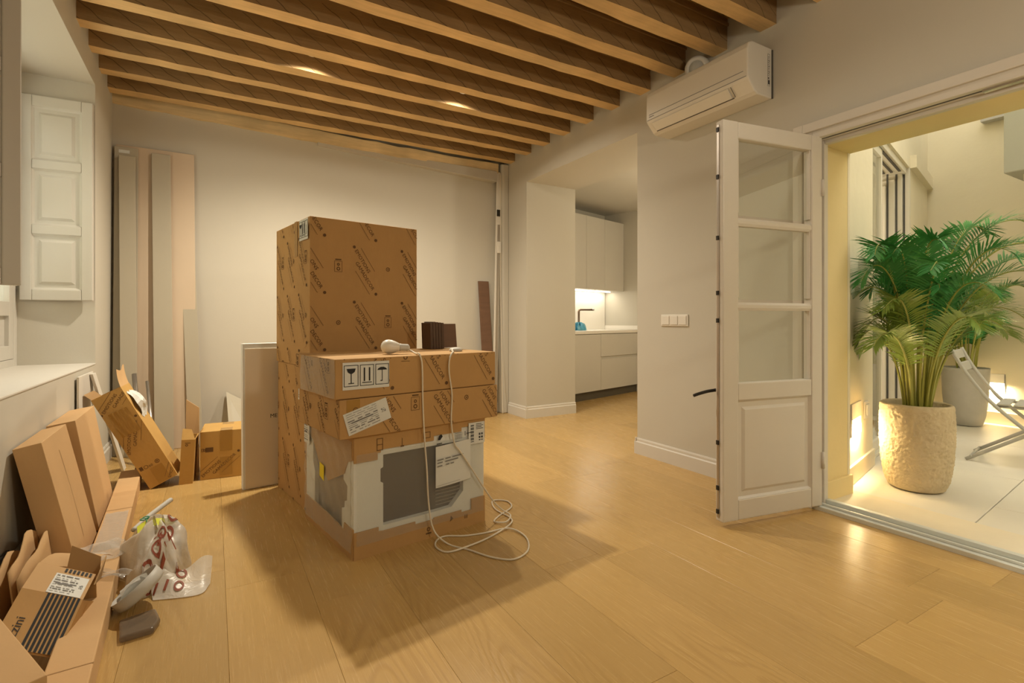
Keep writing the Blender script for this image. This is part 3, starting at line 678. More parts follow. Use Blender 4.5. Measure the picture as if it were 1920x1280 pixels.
def step_light(name, label, loc, rotz, power, w=.20, h=.21):
    """recessed wall light, local -y faces out of the wall"""
    t = thing(name, label, 'lamp', loc, rotz)
    MB().box(0,w,-.010,0,0,h*.02).box(0,w*.05,-.010,0,0,h).box(w*.95,w,-.010,0,0,h).box(0,w,-.010,0,h*.52,h).build('frame', M['plastic'], t, bevel=.002)
    MB().box(w*.05,w*.95,-.006,-.001,h*.02,h*.52).build('diffuser', M['litlamp'], t)
    l = bpy.data.lights.new('step_light', 'AREA'); l.shape = 'RECTANGLE'; l.size = w*.85; l.size_y = h*.45; l.energy = power; l.color = (1,.78,.46)
    lo = bpy.data.objects.new('step_light', l); COL.objects.link(lo); lo.parent = t; lo.location = (w/2, -.014, h*.27); lo.rotation_euler = (R(90-20), 0, 0)
step_light('step_light', 'lit square wall light low on the courtyard wall beside the big stone pot', C0 + KD*.20 + Vector((0,0,.30)), KA, P_STEP1, w=.26)
step_light('step_light', 'lit square wall light on the far courtyard wall right of the grey pot', (6.86, 2.035, .315), R(-90), P_STEP2, w=.13, h=.19)
so = thing('wall_socket', 'small cream outdoor socket cover beside the lit wall light', 'socket', C0 + KD*.56 + Vector((0,0,.37)), KA)
MB().box(0,.10,-.012,0,0,.12).build('plate', M['plastic'], so, bevel=.004); MB().box(.012,.088,-.022,-.012,.02,.10).build('cover', M['plastic'], so, bevel=.004)
# cantilevered stair block and ledge on the far wall
st = thing('stair_landing', 'grey-green rendered stair landing jutting out high in the courtyard corner', 'stairs', (5.5, .1, 2.2))
MB().box(0,1.34,0,1.44,.03,1.4).build('landing', M['grey2'], st, bevel=.01)
MB().hexa([(.15,1.36,-.02),(1.34,1.36,-.02),(1.34,.0,-.75),(.15,.0,-.75),(.15,1.36,.10),(1.34,1.36,.10),(1.34,.0,-.55),(.15,.0,-.55)]).build('flight', M['ext'], st)
sl = thing('window_ledge', 'small stone ledge under a window high on the far courtyard wall', 'ledge', (6.86, 2.05, 3.12))
MB().box(-.10,0,-.28,.02,-.05,0).build('sill', M['concrete'], sl, bevel=.004); MB().box(-.04,0,-.26,0,0,.9).build('frame', M['plastic'], sl, bevel=.004)

def frond_mesh(seed, L_, out, rise, droop, young):
    r = random.Random(seed); mb = MB(); pts = []
    p0 = Vector((0,0,0)); p1 = Vector((out*.12, r.uniform(-.04,.04), rise*.80)); p2 = Vector((out*.62, r.uniform(-.06,.06), rise*1.12)); p3 = Vector((out, r.uniform(-.1,.1), rise*1.0 - droop))
    n = 32
    for i in range(n + 1):
        t = i / n; q = 1 - t
        pts.append(p0*q**3 + p1*3*q*q*t + p2*3*q*t*t + p3*t**3)
    mb.tube(pts, [.0075*(1-.85*i/n) + .0008 for i in range(n+1)], 5, 1)
    for i in range(int(n*.30), n + 1):
        for k in (0, .5):
            fi = min(i + k, n); a = pts[int(fi)]; b_ = pts[min(int(fi)+1, n)]; p = a.lerp(b_, fi - int(fi))
            t = (fi/n - .30)/.70
            tan = (pts[min(int(fi)+1,n)] - pts[max(int(fi)-1,0)]).normalized()
            side = tan.cross(Vector((0,0,1))).normalized(); up = side.cross(tan)
            ll = L_*(.38 + .95*math.sin(PI*min(1, .12 + t*.86))**.8) * r.uniform(.85,1.1)
            for sgn in (-1, 1):
                d = (side*sgn*(1-.35*t) + tan*(.55+.55*t) + up*(.34 + r.uniform(-.12,.12))).normalized()
                dr = Vector((0,0,-1)) * r.uniform(.15,.45)
                wv = d.cross(up).normalized() * .0058
                if wv.length < .001: wv = tan*.009
                q = [p + d*ll*s + dr*ll*s*s*.75 for s in (0,.35,.7,1)]
                mb.add([q[0]-wv*.25, q[0]+wv*.25, q[1]-wv*1.0, q[1]+wv*1.0, q[2]-wv*.75, q[2]+wv*.75, q[3]], [(0,1,3,2),(2,3,5,4),(4,5,6)], 0)
    return mb.mesh('frond', [M['leaf2'] if young else M['leaf'], M['stem']], smooth=False, fix=False)
def palm(t, top, specs, seed, sc_=1.0):
    r = random.Random(seed)
    for i, (az, out, rise, droop, young) in enumerate(specs):
        dv = Vector((math.cos(R(az)), math.sin(R(az)), 0)); pos = t.location
        d1 = -((pos - C0).dot(KN)) - .05                       # room to the left courtyard wall
        if dv.dot(KN) > 0: out = min(out, max(.10, (d1 - .03)/dv.dot(KN)*.88))
        if dv.x > 0: out = min(out, max(.10, (6.80 - pos.x)/dv.x*.9))
        me = frond_mesh(seed*100+i, .150*sc_, out*sc_, rise*sc_, droop*sc_, young)
        o = bpy.data.objects.new('frond', me); COL.objects.link(o); o.parent = t
        rr = r.uniform(.02,.085)
        o.location = (rr*math.cos(R(az)), rr*math.sin(R(az)), top - .02); o.rotation_euler = (0,0,R(az))
pt = thing('potted_palm', 'bushy green palm in a hammered stone pot beside the doorway', 'plant', (3.81, 1.477, 0))
from mathutils import noise as mnoise
def wob(a, z):
    p = Vector((math.cos(a)*9, math.sin(a)*9, z*58 + 2.2*math.sin(a*2)))
    return .0105*(.45 - abs(mnoise.noise(p))) + .006*mnoise.noise(p*2.1) - .003
def dens(prof, step=.0075):
    out = []
    for (r0,z0),(r1,z1) in zip(prof[:-1], prof[1:]):
        n = max(1, int(math.hypot(r1-r0, z1-z0)/step)); out += [(r0+(r1-r0)*k/n, z0+(z1-z0)*k/n) for k in range(n)]
    return out + [prof[-1]]
prof = [(0,0),(.125,0),(.145,.012),(.166,.07),(.182,.18),(.189,.30),(.190,.42),(.187,.50),(.184,.525)]
prof = dens(prof) + [(.174,.532),(.166,.522),(.164,.47),(0,.47)]
MB().lathe(prof, n=150, wob=lambda a,z: wob(a,z)*min(1, max(0, (z-.005)*30))*min(1, max(0, (.527-z)*60)) if z < .527 else 0).build('pot', M['stone'], pt, True)
MB().lathe([(0,.492),(.08,.490),(.15,.478),(.165,.474)], n=24).build('soil', M['soil'], pt, True)
rp = random.Random(11); specs = []
# azimuth measured in the world: image-left is about 150 deg, image-right about -30 deg
for az, out, rise, droop in ((150,.60,.78,.10),(140,.56,.62,.16),(160,.55,.92,.16),(130,.50,.48,.14),(170,.42,1.0,.10),(110,.40,.95,.10),(-30,.62,1.10,.0),(-40,.66,.92,.06),(-20,.60,.80,.10),(-55,.62,1.02,.14),(-10,.50,.70,.16),(-70,.55,.85,.12),(80,.40,1.0,.10),(30,.42,1.0,.10),(60,.45,.75,.14),(200,.42,.70,.10),(215,.40,.88,.08),(235,.38,.60,.10),(250,.40,.78,.1),(270,.42,.66,.12),(190,.30,.95,.04),(230,.26,.98,.02),(-90,.40,.95,.08),(10,.34,1.06,.06),(-45,.36,1.08,.02),(155,.34,.55,.14),(-35,.46,.60,.14),(100,.30,.80,.08),(225,.22,.74,.02),(180,.46,.52,.12)):
    specs.append((az + rp.uniform(-6,6), out, rise*1.06, droop, rise < .72))
palm(pt, .49, specs, 3)
pr2 = thing('potted_palm', 'smaller palm in a plain grey concrete pot by the far courtyard wall', 'plant', (6.54, 2.12, 0))
prof = [(0,0),(.115,0),(.135,.012),(.158,.10),(.178,.30),(.188,.55),(.189,.575),(.176,.575),(.172,.52),(0,.52)]
MB().lathe(prof, n=40).build('pot', M['concrete'], pr2, True)
MB().lathe([(0,.535),(.15,.53),(.172,.525)], n=24).build('soil', M['soil'], pr2, True)
specs = [(az + rp.uniform(-8,8), rp.uniform(.35,.6), rp.uniform(.45,.95), rp.uniform(.05,.2), i % 3 == 0) for i, az in enumerate(range(-180, 180, 20))]
palm(pr2, .54, specs, 5)

ch = thing('folding_chair', 'grey slatted folding bistro chair standing in the courtyard', 'chair', (4.875, 1.578, -.002), R(-80))
wd = .40
for y in (0, wd):
    yo = .018 if y == 0 else -.018
    lg = MB().tube(spline([(-.08,y,.83),(-.02,y,.70),(.07,y,.55),(.17,y,.42),(.40,y,.20),(.60,y,0.006)],5), .0125, 8); lg.build('back_leg', M['slate'], ch, True)
    MB().tube([(0,y+yo,.008),(.58,y+yo,.42)], .0125, 8).build('front_leg', M['slate'], ch, True)
    MB().tube([(.15,y+yo,.425),(.60,y+yo,.425)], .010, 8).build('seat_rail', M['slate'], ch, True)
for i in range(5): MB().box(.17+i*.088, .17+i*.088+.066, .0, wd, .435, .447).build('seat_slat', M['slate'], ch, bevel=.003)
for z, x in ((.79,-.062),(.70,-.020)):
    MB().hexa([(x-.004,0,z-.03),(x+.008,0,z-.034),(x+.008,wd,z-.034),(x-.004,wd,z-.03),(x-.024,0,z+.03),(x-.012,0,z+.026),(x-.012,wd,z+.026),(x-.024,wd,z+.03)]).build('back_slat', M['slate'], ch, bevel=.003)
MB().tube([(.03,.0,.04),(.03,wd,.04)], .009, 8).build('stretcher', M['slate'], ch, True)
# ---------------------------------------------------------------- the carton stack
SA = R(9.5)
def emblem(P_, x, y, s=1.0, mi=0):
    P_.ring(.009*s, .0125*s, x, y, 14, mi=mi); P_.poly([(-.004*s,-.004*s),(.004*s,-.004*s),(0,.006*s)], None, x, y, 0, mi)
def logo_box(P_, x, y, s=1.0, mi=0):
    P_.frame(-.022*s,-.032*s,.022*s,.030*s,.0018*s,x,y,0,mi); P_.ring(.006*s,.0105*s,x,y-.014*s,12,mi=mi); P_.ring(.004*s,.008*s,x,y+.010*s,12,mi=mi); P_.rect(-.017*s,.035*s,.017*s,.041*s,x,y,0,mi)
def house_text(P_, x, y, a, s=.030, mi=0):
    """two staggered lines of lettering between two fine lines, running diagonally"""
    ca, sa = math.cos(a), math.sin(a)
    def at_(px, py): return x + px*ca - py*sa, y + px*sa + py*ca
    P_.ring(0, s*.30, *at_(-s*.4, s*.35), n=10, mi=mi)
    P_.text('EMOTIONS', s, *at_(s*.2, 0), a, mi)
    P_.text('GAMADECOR', s, *at_(s*2.2, -s*1.15), a, mi)
    P_.ring(0, s*.30, *at_(s*9.4, -s*.8), n=10, mi=mi)
    for k in range(26): P_.rect(0, 0, s*.12, s*.12, *at_(s*(.4 + k*.2), s*1.35), a, mi)
    for k in range(26): P_.rect(0, 0, s*.12, s*.12, *at_(s*(3.6 + k*.2), -s*2.0), a, mi)
def pattern(mb, o, ex, ey, w, h, x0, y0, dx=.30, dy=.315, s=.030, a=R(-57), mi=0):
    P_ = Print(mb, o, ex, ey, w, h)
    i0 = -3
    for i in range(-3, 6):
        for j in range(-3, 6):
            x = x0 + i*dx; y = y0 + j*dy
            house_text(P_, x, y, a, s, mi)
            if (i + j) % 2: emblem(P_, x - .09, y - .10, 1, mi)
            else: logo_box(P_, x - .09, y - .10, 1, mi)
def handling_sticker(mb, o, ex, ey, w, h, n=3):
    """white sticker with glass, this-way-up bars and umbrella; slots: 0 paper, 1 black"""
    P_ = Print(mb, o, ex, ey, w, h, .0012)
    P_.rect(0,0,w,h, mi=0); cw = w/3
    for i in range(3):
        x0 = cw*i + w*.025; x1 = x0 + cw - w*.035; y0, y1 = h*.12, h*.90; t = h*.022
        P_.frame(x0,y0,x1,y1,t, mi=1); cx = (x0+x1)/2; q = h*.78
        if i == 0:
            P_.poly([(-q*.22,q*.84),(q*.22,q*.84),(q*.17,q*.68),(q*.05,q*.60),(-q*.05,q*.60),(-q*.17,q*.68)], None, cx, y0, 0, 1)
            P_.rect(-q*.022,q*.17,q*.022,q*.61,cx,y0,0,1); P_.rect(-q*.14,q*.13,q*.14,q*.17,cx,y0,0,1)
        elif i == 1:
            for s_ in (-.13,.13): P_.rect(q*(s_-.035),q*.22,q*(s_+.035),q*.86,cx,y0,0,1)
            P_.rect(-q*.24,q*.13,q*.24,q*.17,cx,y0,0,1)
        else:
            P_.poly([(-q*.26,q*.70),(q*.26,q*.70),(q*.20,q*.78),(q*.08,q*.84),(-q*.08,q*.84),(-q*.20,q*.78)], None, cx, y0, 0, 1)
            P_.rect(-q*.018,q*.20,q*.018,q*.72,cx,y0,0,1); P_.rect(-q*.09,q*.16,q*.018,q*.20,cx,y0,0,1)
    return mb
def sheet_label(mb, o, ex, ey, w, h, seed=0, bars=True):
    P_ = Print(mb, o, ex, ey, w, h, .0012); r = random.Random(seed)
    P_.rect(0,0,w,h, mi=0)
    y = h*.92
    while y > h*.08:
        x = w*.05; hh = h*r.choice((.02,.02,.03,.05))
        while x < w*.72:
            l_ = w*r.uniform(.04,.2); P_.rect(x,y-hh,min(x+l_,w*.74),y, mi=1); x += l_ + w*r.uniform(.02,.08)
        y -= hh + h*r.uniform(.05,.10)
    P_.rect(w*.12,h*.47,w*.62,h*.53, mi=1)
    if bars:
        for k in range(5):
            for j in range(5):
                if r.random() < .6: P_.rect(w*(.82+.02*k),h*(.42+.035*j),w*(.838+.02*k),h*(.452+.035*j), mi=1)
    return mb
def box_shell(mb, w, d, h, bulge=.003, seed=0):
    """closed carton with very slightly bowed faces"""
    r = random.Random(seed); n = 5
    def face(o, ex, ey, nr):
        o, ex, ey, nr = map(Vector, (o, ex, ey, nr))
        mb.grid(lambda u, v: tuple(o + ex*u + ey*v + nr*bulge*16*u*(1-u)*v*(1-v)), n, n)
    face((0,0,0),(w,0,0),(0,0,h),(0,-1,0)); face((w,d,0),(-w,0,0),(0,0,h),(0,1,0))
    face((0,d,0),(0,-d,0),(0,0,h),(-1,0,0)); face((w,0,0),(0,d,0),(0,0,h),(1,0,0))
    face((0,0,h),(w,0,0),(0,d,0),(0,0,1)); face((0,d,0),(w,0,0),(0,-d,0),(0,0,-1))
    return mb
def weld(o):
    bm = bmesh.new(); bm.from_mesh(o.data); bmesh.ops.remove_doubles(bm, verts=bm.verts, dist=.0004); bmesh.ops.recalc_face_normals(bm, faces=bm.faces); bm.to_mesh(o.data); bm.free(); return o
def carton(name, label, loc, rotz, w, d, h, m='card', front=None, left=None, top=None, rot=None, tape=True, bulge=0, group=None):
    t = thing(name, label, 'box', loc, rotz, group, rot)
    weld(box_shell(MB(), w, d, h, bulge).build('body', M[m], t, bevel=.003))
    pr = MB(); e = .0006 + bulge*.9
    if front: pattern(pr, (0,-e,0), (1,0,0), (0,0,1), w, h, *front)
    if left: pattern(pr, (-e,d,0), (0,-1,0), (0,0,1), d, h, *left)
    if pr.v: pr.build('printed_lettering', M['ink'], t, fix=False)
    return t
# tall cartons
NX, NY = .452, 2.935
TD = .60
lo_ = carton('carton', 'tall carton standing on the floor behind the wrapped oven, lower of the two', (NX, NY, 0), SA, .655, TD, .79, 'card', left=(.10, .62, .21, .315))
up_ = carton('carton', 'large square carton on top of the stack with repeated diagonal lettering', (NX-.002, NY-.008, .792), SA, .652, TD+.03, .822, 'card', front=(.245, .66, .30, .315), left=(.24, .70, .21, .315), bulge=.003)
hs_ = handling_sticker(MB(), (-.006,.155,.70), (0,-1,0), (0,0,1), .145, .115); hs_.build('handling_sticker', [M['paper'], M['black']], up_, fix=False)
hs_ = handling_sticker(MB(), (-.003,.185,.60), (0,-1,0), (0,0,1), .145, .115); hs_.build('handling_sticker', [M['paper'], M['black']], lo_, fix=False)
MB().box(-.0042,-.0036,.20,.25,.62,.822).build('tape_strip', M['tape'], up_)
# flat cartons on the oven
f2 = carton('carton', 'lower flat carton on the wrapped oven, with a slanted address sheet', (.461, 2.228, .541), SA, .848, .535, .168, 'card', front=(-.13, .22, .29, .34), left=(.05, .20, .21, .3))
f1 = carton('carton', 'upper flat carton with glass, arrows and umbrella sticker under the bulb', (.443, 2.233, .7115), SA, .858, .525, .172, 'card', front=(-.16, .28, .29, .34), left=(.12, .24, .21, .3))
handling_sticker(MB(), (.032,-.001,.038), (1,0,0), (0,0,1), .215, .118).build('handling_sticker', [M['paper'], M['black']], f1, fix=False)
la = R(16); sheet_label(MB(), (.040,-.001,.012), (math.cos(la),0,math.sin(la)), (-math.sin(la),0,math.cos(la)), .205, .098, 3).build('address_sheet', [M['paper'], M['greyink']], f2, fix=False)
MB().box(.03,.09,-.0009,-.0003,.10,.166).build('tape_patch', M['tape'], f2)
# the flat cartons' left end is wrapped in stretch film
MB().grid(lambda u,v: (-.004-.003*math.sin(u*9+v*4), .44*(1-u)-.003, .005+.164*v), 18, 6).build('stretch_film', M['film'], f1, True)

# wrapped oven
OW, OD, OH = .705, .635, .539
ov = thing('wrapped_oven', 'oven in polystyrene and clear wrap with torn cardboard edges, at the bottom of the stack', 'oven', (.527, 2.263, 0), R(9))
def notched(mb, w, h0, hc, steps, y, th, up=True, z0=0):
    """cardboard edge band with raised corners; steps = list of (x0,x1,height)"""
    pts = []
    for x0, x1, hh in steps: pts += [(x0,hh),(x1,hh)]
    poly = [(0,0)] + [] ; poly = [(steps[0][0],0)] + pts + [(steps[-1][1],0)]
    if not up: poly = [(x,-yv) for x, yv in poly]
    return mb.prism(poly, (0,y,z0), (1,0,0), (0,0,1), (0,th,0))
b_ = MB()
notched(b_, OW, .07, .12, [(0,.115,.120),(.115,.13,.100),(.13,.30,.098),(.30,.40,.085),(.40,.56,.092),(.56,.62,.08),(.62,OW,.135)], -.004, .006)
b_.prism([(0,0),(0,.135),(.10,.14),(.11,.105),(.30,.12),(.50,.125),(.635,.13),(.635,0)], (-.004,0,0), (0,1,0), (0,0,1), (.006,0,0))
b_.prism([(0,0),(0,.12),(.635,.12),(.635,0)], (OW-.002,0,0), (0,1,0), (0,0,1), (.006,0,0)).box(0,OW,OD-.004,OD+.002,0,.12).box(0,OW,0,OD,0,.006)
b_.build('cardboard_tray', M['card'], ov)
c_ = MB()
notched(c_, OW, 0,0, [(0,.11,.115),(.11,.125,.085),(.125,.40,.072),(.40,.56,.05),(.56,OW,.03)], -.004, .006, up=False, z0=OH)
c_.prism([(0,0),(0,-.10),(.06,-.12),(.10,-.18),(.30,-.26),(.42,-.20),(.52,-.10),(.635,-.06),(.635,0)], (-.0045,0,OH), (0,1,0), (0,0,1), (.005,0,0))
c_.box(OW-.002,OW+.004,0,OD,OH-.10,OH).box(0,OW,OD-.004,OD+.002,OH-.10,OH).box(0,OW,0,OD,OH-.005,OH)
c_.build('cardboard_cap', M['card'], ov)
# polystyrene front with an opening
fo = MB(); th = .035
hole = [(.138,.435),(.138,.375),(.126,.370),(.126,.325),(.138,.320),(.138,.10),(.475,.105),(.545,.155),(.552,.245),(.62,.255),(.62,.40),(.55,.438)]
hole = [(.140,.440),(.140,.385),(.127,.378),(.127,.320),(.140,.312),(.140,.120),(.42,.118),(.505,.120),(.575,.185),(.575,.440)]
outer = [(0.002,.004),(OW-.002,.004),(OW-.002,OH-.006),(0.002,OH-.006)]
bmx = bmesh.new()
def loop(pts, y): return [bmx.verts.new((x, y, z)) for x, z in pts]
vo, vi = loop(outer, 0.004), loop(hole, 0.004); vo2, vi2 = loop(outer, th), loop(hole, th)
def edges(vs): return [bmx.edges.new((vs[i], vs[(i+1) % len(vs)])) for i in range(len(vs))]
eo, ei = edges(vo), edges(vi); bmesh.ops.triangle_fill(bmx, edges=eo+ei, use_beauty=True)
eo2, ei2 = edges(vo2), edges(vi2); bmesh.ops.triangle_fill(bmx, edges=eo2+ei2, use_beauty=True)
for A_, B_ in ((vo, vo2), (vi, vi2)):
    for i in range(len(A_)): bmx.faces.new((A_[i], A_[(i+1) % len(A_)], B_[(i+1) % len(B_)], B_[i]))
bmesh.ops.recalc_face_normals(bmx, faces=bmx.faces)
me = bpy.data.meshes.new('polystyrene_front'); bmx.to_mesh(me); bmx.free(); me.materials.append(M['foam'])
o = bpy.data.objects.new('polystyrene_front', me); COL.objects.link(o); o.parent = ov
for poly in ([(0.036,.006),(.075,.006),(.075,.22),(.085,.25),(.085,.30),(.075,.31),(.075,.534),(.036,.534)],):
    MB().prism([(y, z) for y, z in [(.036,.006),(.135,.006),(.135,.195),(.105,.20),(.10,.235),(.075,.24),(.07,.31),(.115,.33),(.12,.534),(.036,.534)]], (0.0,0,0), (0,1,0), (0,0,1), (.05,0,0)).build('polystyrene_corner', M['foam'], ov)
MB().prism([(.635-.13,.006),(.633,.006),(.633,.534),(.52,.534),(.53,.33),(.50,.28)], (0.0,0,0), (0,1,0), (0,0,1), (.05,0,0)).build('polystyrene_corner', M['foam'], ov)
MB().box(OW-.05,OW,.036,.10,.006,.534).box(OW-.05,OW,.55,.633,.006,.534).build('polystyrene_corner', M['foam'], ov)
ob_ = MB().box(.02,OW-.02,.05,OD-.01,.02,.52).build('oven_body', M['ovenside'], ov)
dd = MB().box(.10,OW-.08,.036,.05,.09,.47); dd.build('oven_door', M['oven'], ov)
g = MB()
for i in range(5): g.box(.43,.60,.033,.036,.135+.017*i,.140+.017*i)
g.build('oven_vent', M['ovenside'], ov)
def fold(u, v, k): return .004*math.sin(u*23+v*7+k) + .003*math.sin(v*31-u*5)
MB().grid(lambda u,v: (-.007-.004*abs(math.sin(u*17+v*9))-.003*math.sin(v*29), OD*(1-u), .03+.49*v), 30, 24).build('side_wrap', M['film'], ov, True)
MB().grid(lambda u,v: (.01+(OW-.02)*u, -.006-.002*abs(math.sin(u*13+v*21)), .06+.40*v), 30, 16).build('front_wrap', M['film'], ov, True)
MB().add([(-.013,.395,.285),(-.013,.335,.270),(-.0135,.332,.345),(-.0135,.392,.352)], [(0,1,2,3)]).build('yellow_sticker', M['yellow'], ov, fix=False)
s_ = sheet_label(MB(), (-.013,.628,.41), (0,-1,0), (0,0,1), .085, .118, 8); s_.build('side_label', [M['paper'], M['greyink']], ov, fix=False)
# paper pouch and barcode labels on the front
pl = MB(); nX, nY_ = 10, 8
pl.grid(lambda u,v: (.405+.205*u+.02*v*0, -.012-.006*math.sin(PI*u)*(1-v), .235+.20*v+.012*u), nX, nY_, 0)
pch = pl.build('paper_pouch', M['paper'], ov, True)
tx_ = MB(); P_ = Print(tx_, (.410,-.0195,.240), (1,0,.058), (0,0,1), .20, .2, .0005); r = random.Random(5)
for y, segs in ((.128,((.0,.035),(.045,.075),(.085,.15))),(.114,((.0,.03),(.045,.12))),(.098,((.0,.028),(.05,.068),(.075,.095)))):
    for a, b2 in segs: P_.rect(a,y,b2,y+.006)
P_.rect(.0,.006,.13,.0075)
tx_.build('pouch_print', M['greyink'], ov, fix=False)
tx_ = MB(); P_ = Print(tx_, (.40,-.010,.40), (1,0,.04), (0,0,1), .32, .14, .0006)
P_.poly([(0,0),(.012,-.006),(.030,.006),(.026,.020),(.010,.016)], None, .018, .066, R(15)); P_.rect(.012,.045,.042,.0495)
for k in range(14):
    if k % 3: P_.rect(.118+.003*k,.050,.1195+.003*k,.075)
P_.rect(.118,.079,.158,.081); P_.rect(.175,.06,.179,.083); P_.rect(.185,.068,.215,.071)
tx_.build('front_print', M['black'], ov, fix=False)
q = MB(); P_ = Print(q, (.600,-.008,.415), (1,0,.0), (0,0,1), .10, .11, .001); P_.rect(0,0,.10,.11,mi=0)
for k in range(20):
    if k % 4 != 1: P_.rect(.012,.012+.0044*k,.032,.015+.0044*k,mi=1)
for i in range(6):
    for j in range(8):
        if (i*5+j*3+i*j) % 3: P_.rect(.058+.005*i,.015+.0055*j,.0628+.005*i,.020+.0055*j,mi=1)
for k in range(4): P_.rect(.045,.075+.008*k,.09-.01*(k % 2),.078+.008*k,mi=1)
q.build('barcode_label', [M['paper'], M['black']], ov, fix=False)
tr = MB(); P_ = Print(tr, (0,-.0046,0), (1,0,0), (0,0,1), OW, .14, .0005)
P_.ring(.006,.010,.37,.045,12); P_.rect(.355,.022,.385,.03); P_.text('III', .03, .575, .045); P_.poly([(0,0),(.02,.012),(.006,.03)],None,.49,.05,0)
P2 = Print(tr, (0,-.0046,OH-.12), (1,0,0), (0,0,1), OW, .12, .0005)
P2.frame(.105,.045,.135,.10,.003); P2.rect(.105,.07,.135,.073); P2.rect(.222,.045,.240,.051); P2.rect(.229,.051,.232,.085); P2.frame(.34,.065,.38,.095,.003)
tr.build('tray_print', M['ink'], ov, fix=False)

# pendant bulb, cord and ceiling rose lying on the top carton
pd = thing('pendant_lamp', 'white bulb on a long cream cord draped over the stack and coiled on the floor', 'lamp', (.443, 2.233, .8845), SA)
def W2L(p): # world -> local of the pendant
    v = Vector(p) - Vector((.443, 2.233, .8845)); c_, s_ = math.cos(-SA), math.sin(-SA)
    return (v.x*c_ - v.y*s_, v.x*s_ + v.y*c_, v.z)
ba = Vector((.325,.165,.036)); bd = Vector((.88,-.40,-.06)).normalized()
def along(prof, o, d, n=20):
    mb = MB(); pts = [o + d*z for r_, z in prof]; mb.tube(pts, [r_ for r_, z in prof], n); return mb
along([(.001,-.036),(.014,-.033),(.025,-.026),(.033,-.013),(.0355,0),(.034,.014),(.029,.030),(.022,.046),(.0185,.054)], ba, bd).build('bulb', M['plastic'], pd, True)
along([(.0185,.052),(.0185,.060),(.0170,.062),(.0170,.092),(.014,.098),(.004,.104)], ba, bd, 16).build('socket', M['plasticg'], pd, True)
MB().lathe([(0,0),(.034,0),(.036,.006),(.028,.016),(.010,.020),(0,.020)], c=(.711,.155,.0005), n=20).build('ceiling_rose', M['plasticg'], pd, True)
F_ = -.880
cord = [(.412,.125,.022),(.425,.085,.006),(.408,.03,.0055),(.402,-.002,.004),(.411,-.012,-.05),(.415,-.012,-.238),(.425,-.013,-.416),(.436,-.013,-.544),(.444,-.015,-.70),(.462,-.03,-.83),(.492,-.11,F_),(.532,-.226,F_),(.568,-.350,F_),(.631,-.425,F_),(.738,-.397,F_),(.823,-.282,F_),(.815,-.165,F_+.005),(.70,-.123,F_),(.602,-.085,F_),(.53,-.03,F_),(.470,-.045,F_),(.431,-.106,F_),(.446,-.181,F_),(.552,-.199,F_+.005),(.694,-.174,F_),(.845,-.133,F_+.005),(.915,-.06,F_),(.93,.09,F_),(1.0,.205,F_),(1.06,.15,F_),(1.02,.06,F_),(.90,.01,F_),(.82,-.04,F_),(.85,-.10,F_+.009),(.93,-.04,F_+.006),(.905,.0,F_+.03),(.84,-.012,-.79),(.765,-.014,-.690),(.690,-.014,-.58),(.624,-.013,-.486),(.592,-.013,-.442),(.574,-.012,-.334),(.578,-.012,-.203),(.562,-.012,-.096),(.563,-.012,-.03),(.585,-.004,.004),(.62,.04,.0055),(.665,.12,.006),(.685,.145,.010)]
MB().tube(spline(cord, 5), .0042, 7).build('cord', M['rope'], pd, True)

# small wood samples on the upper flat carton (placed in the carton's frame)
def on_f1(x, y, z=0): 
    c_, s_ = math.cos(SA), math.sin(SA); return Vector((.443 + x*c_ - y*s_, 2.233 + x*s_ + y*c_, .8845 + z))
for i in range(5):
    o = tag(MB().box(0,.0165,0,.10,0,.150+.006*((i*3) % 4)/3).build('wood_sample', M['dwood'], bevel=.001), ['dark walnut sample board standing on edge, leftmost, touching the tall carton', 'second dark walnut sample board from the tall carton', 'middle one of five dark walnut sample boards on edge', 'fourth dark walnut sample board from the tall carton', 'rightmost walnut sample board on edge, beside the square brown one'][i], 'board', 'walnut sample boards beside the tall carton')
    o.location = on_f1(.705+.0185*i, .40); o.rotation_euler = (0, R(-2.0), SA)
o = tag(MB().box(0,.108,0,.016,0,.142).build('wood_sample', M['dwood2'], bevel=.001), 'square brown sample board leaning at the back of the upper flat carton', 'board'); o.location = on_f1(.812, .455, .003); o.rotation_euler = (R(-7), 0, SA)

# white wrapped panel leaning behind the tall cartons
wp = thing('foam_slab', 'tall white panel in beige wrap with a bright top edge behind the carton stack', 'panel', (.158, 3.545, 0), R(8.5), rot=(R(-1.0),0,R(8.5)))
MB().box(0,.62,.0,.05,0,.905).build('foam_core', M['foam'], wp, bevel=.003)
MB().box(.012,.62,-.004,.0,.004,.872).build('front_wrap', M['panelfilm'], wp, bevel=.001)
tx_ = MB(); Print(tx_, (.155,-.0045,.43), (1,0,0), (0,0,1), .2, .1).text('ME', .035, 0, 0); tx_.build('printed_letters', M['black'], wp, fix=False)

# boards leaning on the back wall by the window
def board(name, label, x0, x1, ytop, ybot, z, th, m, edge=None, dx=0):
    t = MB()
    def sec(y0, zz, ddx): return [(x0+ddx,y0,zz),(x1+ddx,y0,zz),(x1+ddx,y0+th,zz),(x0+ddx,y0+th,zz)]
    t.hexa(sec(ybot,0.001,dx) + sec(ytop,z,0)); o = t.build(name, M[m], bevel=.002)
    return tag(o, label, 'board', 'tall boards leaning on the back wall')
b1 = board('wall_board', 'wide beige board at the back of the leaning boards', -.665, -.140, 5.07, 4.98, 2.445, .018, 'pinkboard', dx=.02)
b2 = board('wall_board', 'thin taupe board with a white sticker, behind the front one in the corner', -.672, -.52, 5.045, 4.93, 2.425, .016, 'greyboard')
o = MB().box(-.645,-.575,5.041,5.0445,2.375,2.40).build('sticker', M['paper'], b2)
b3 = board('wall_board', 'narrow taupe board leaning nearest the window corner', -.640, -.535, 5.0, 4.86, 2.345, .018, 'greyboard', dx=.03)
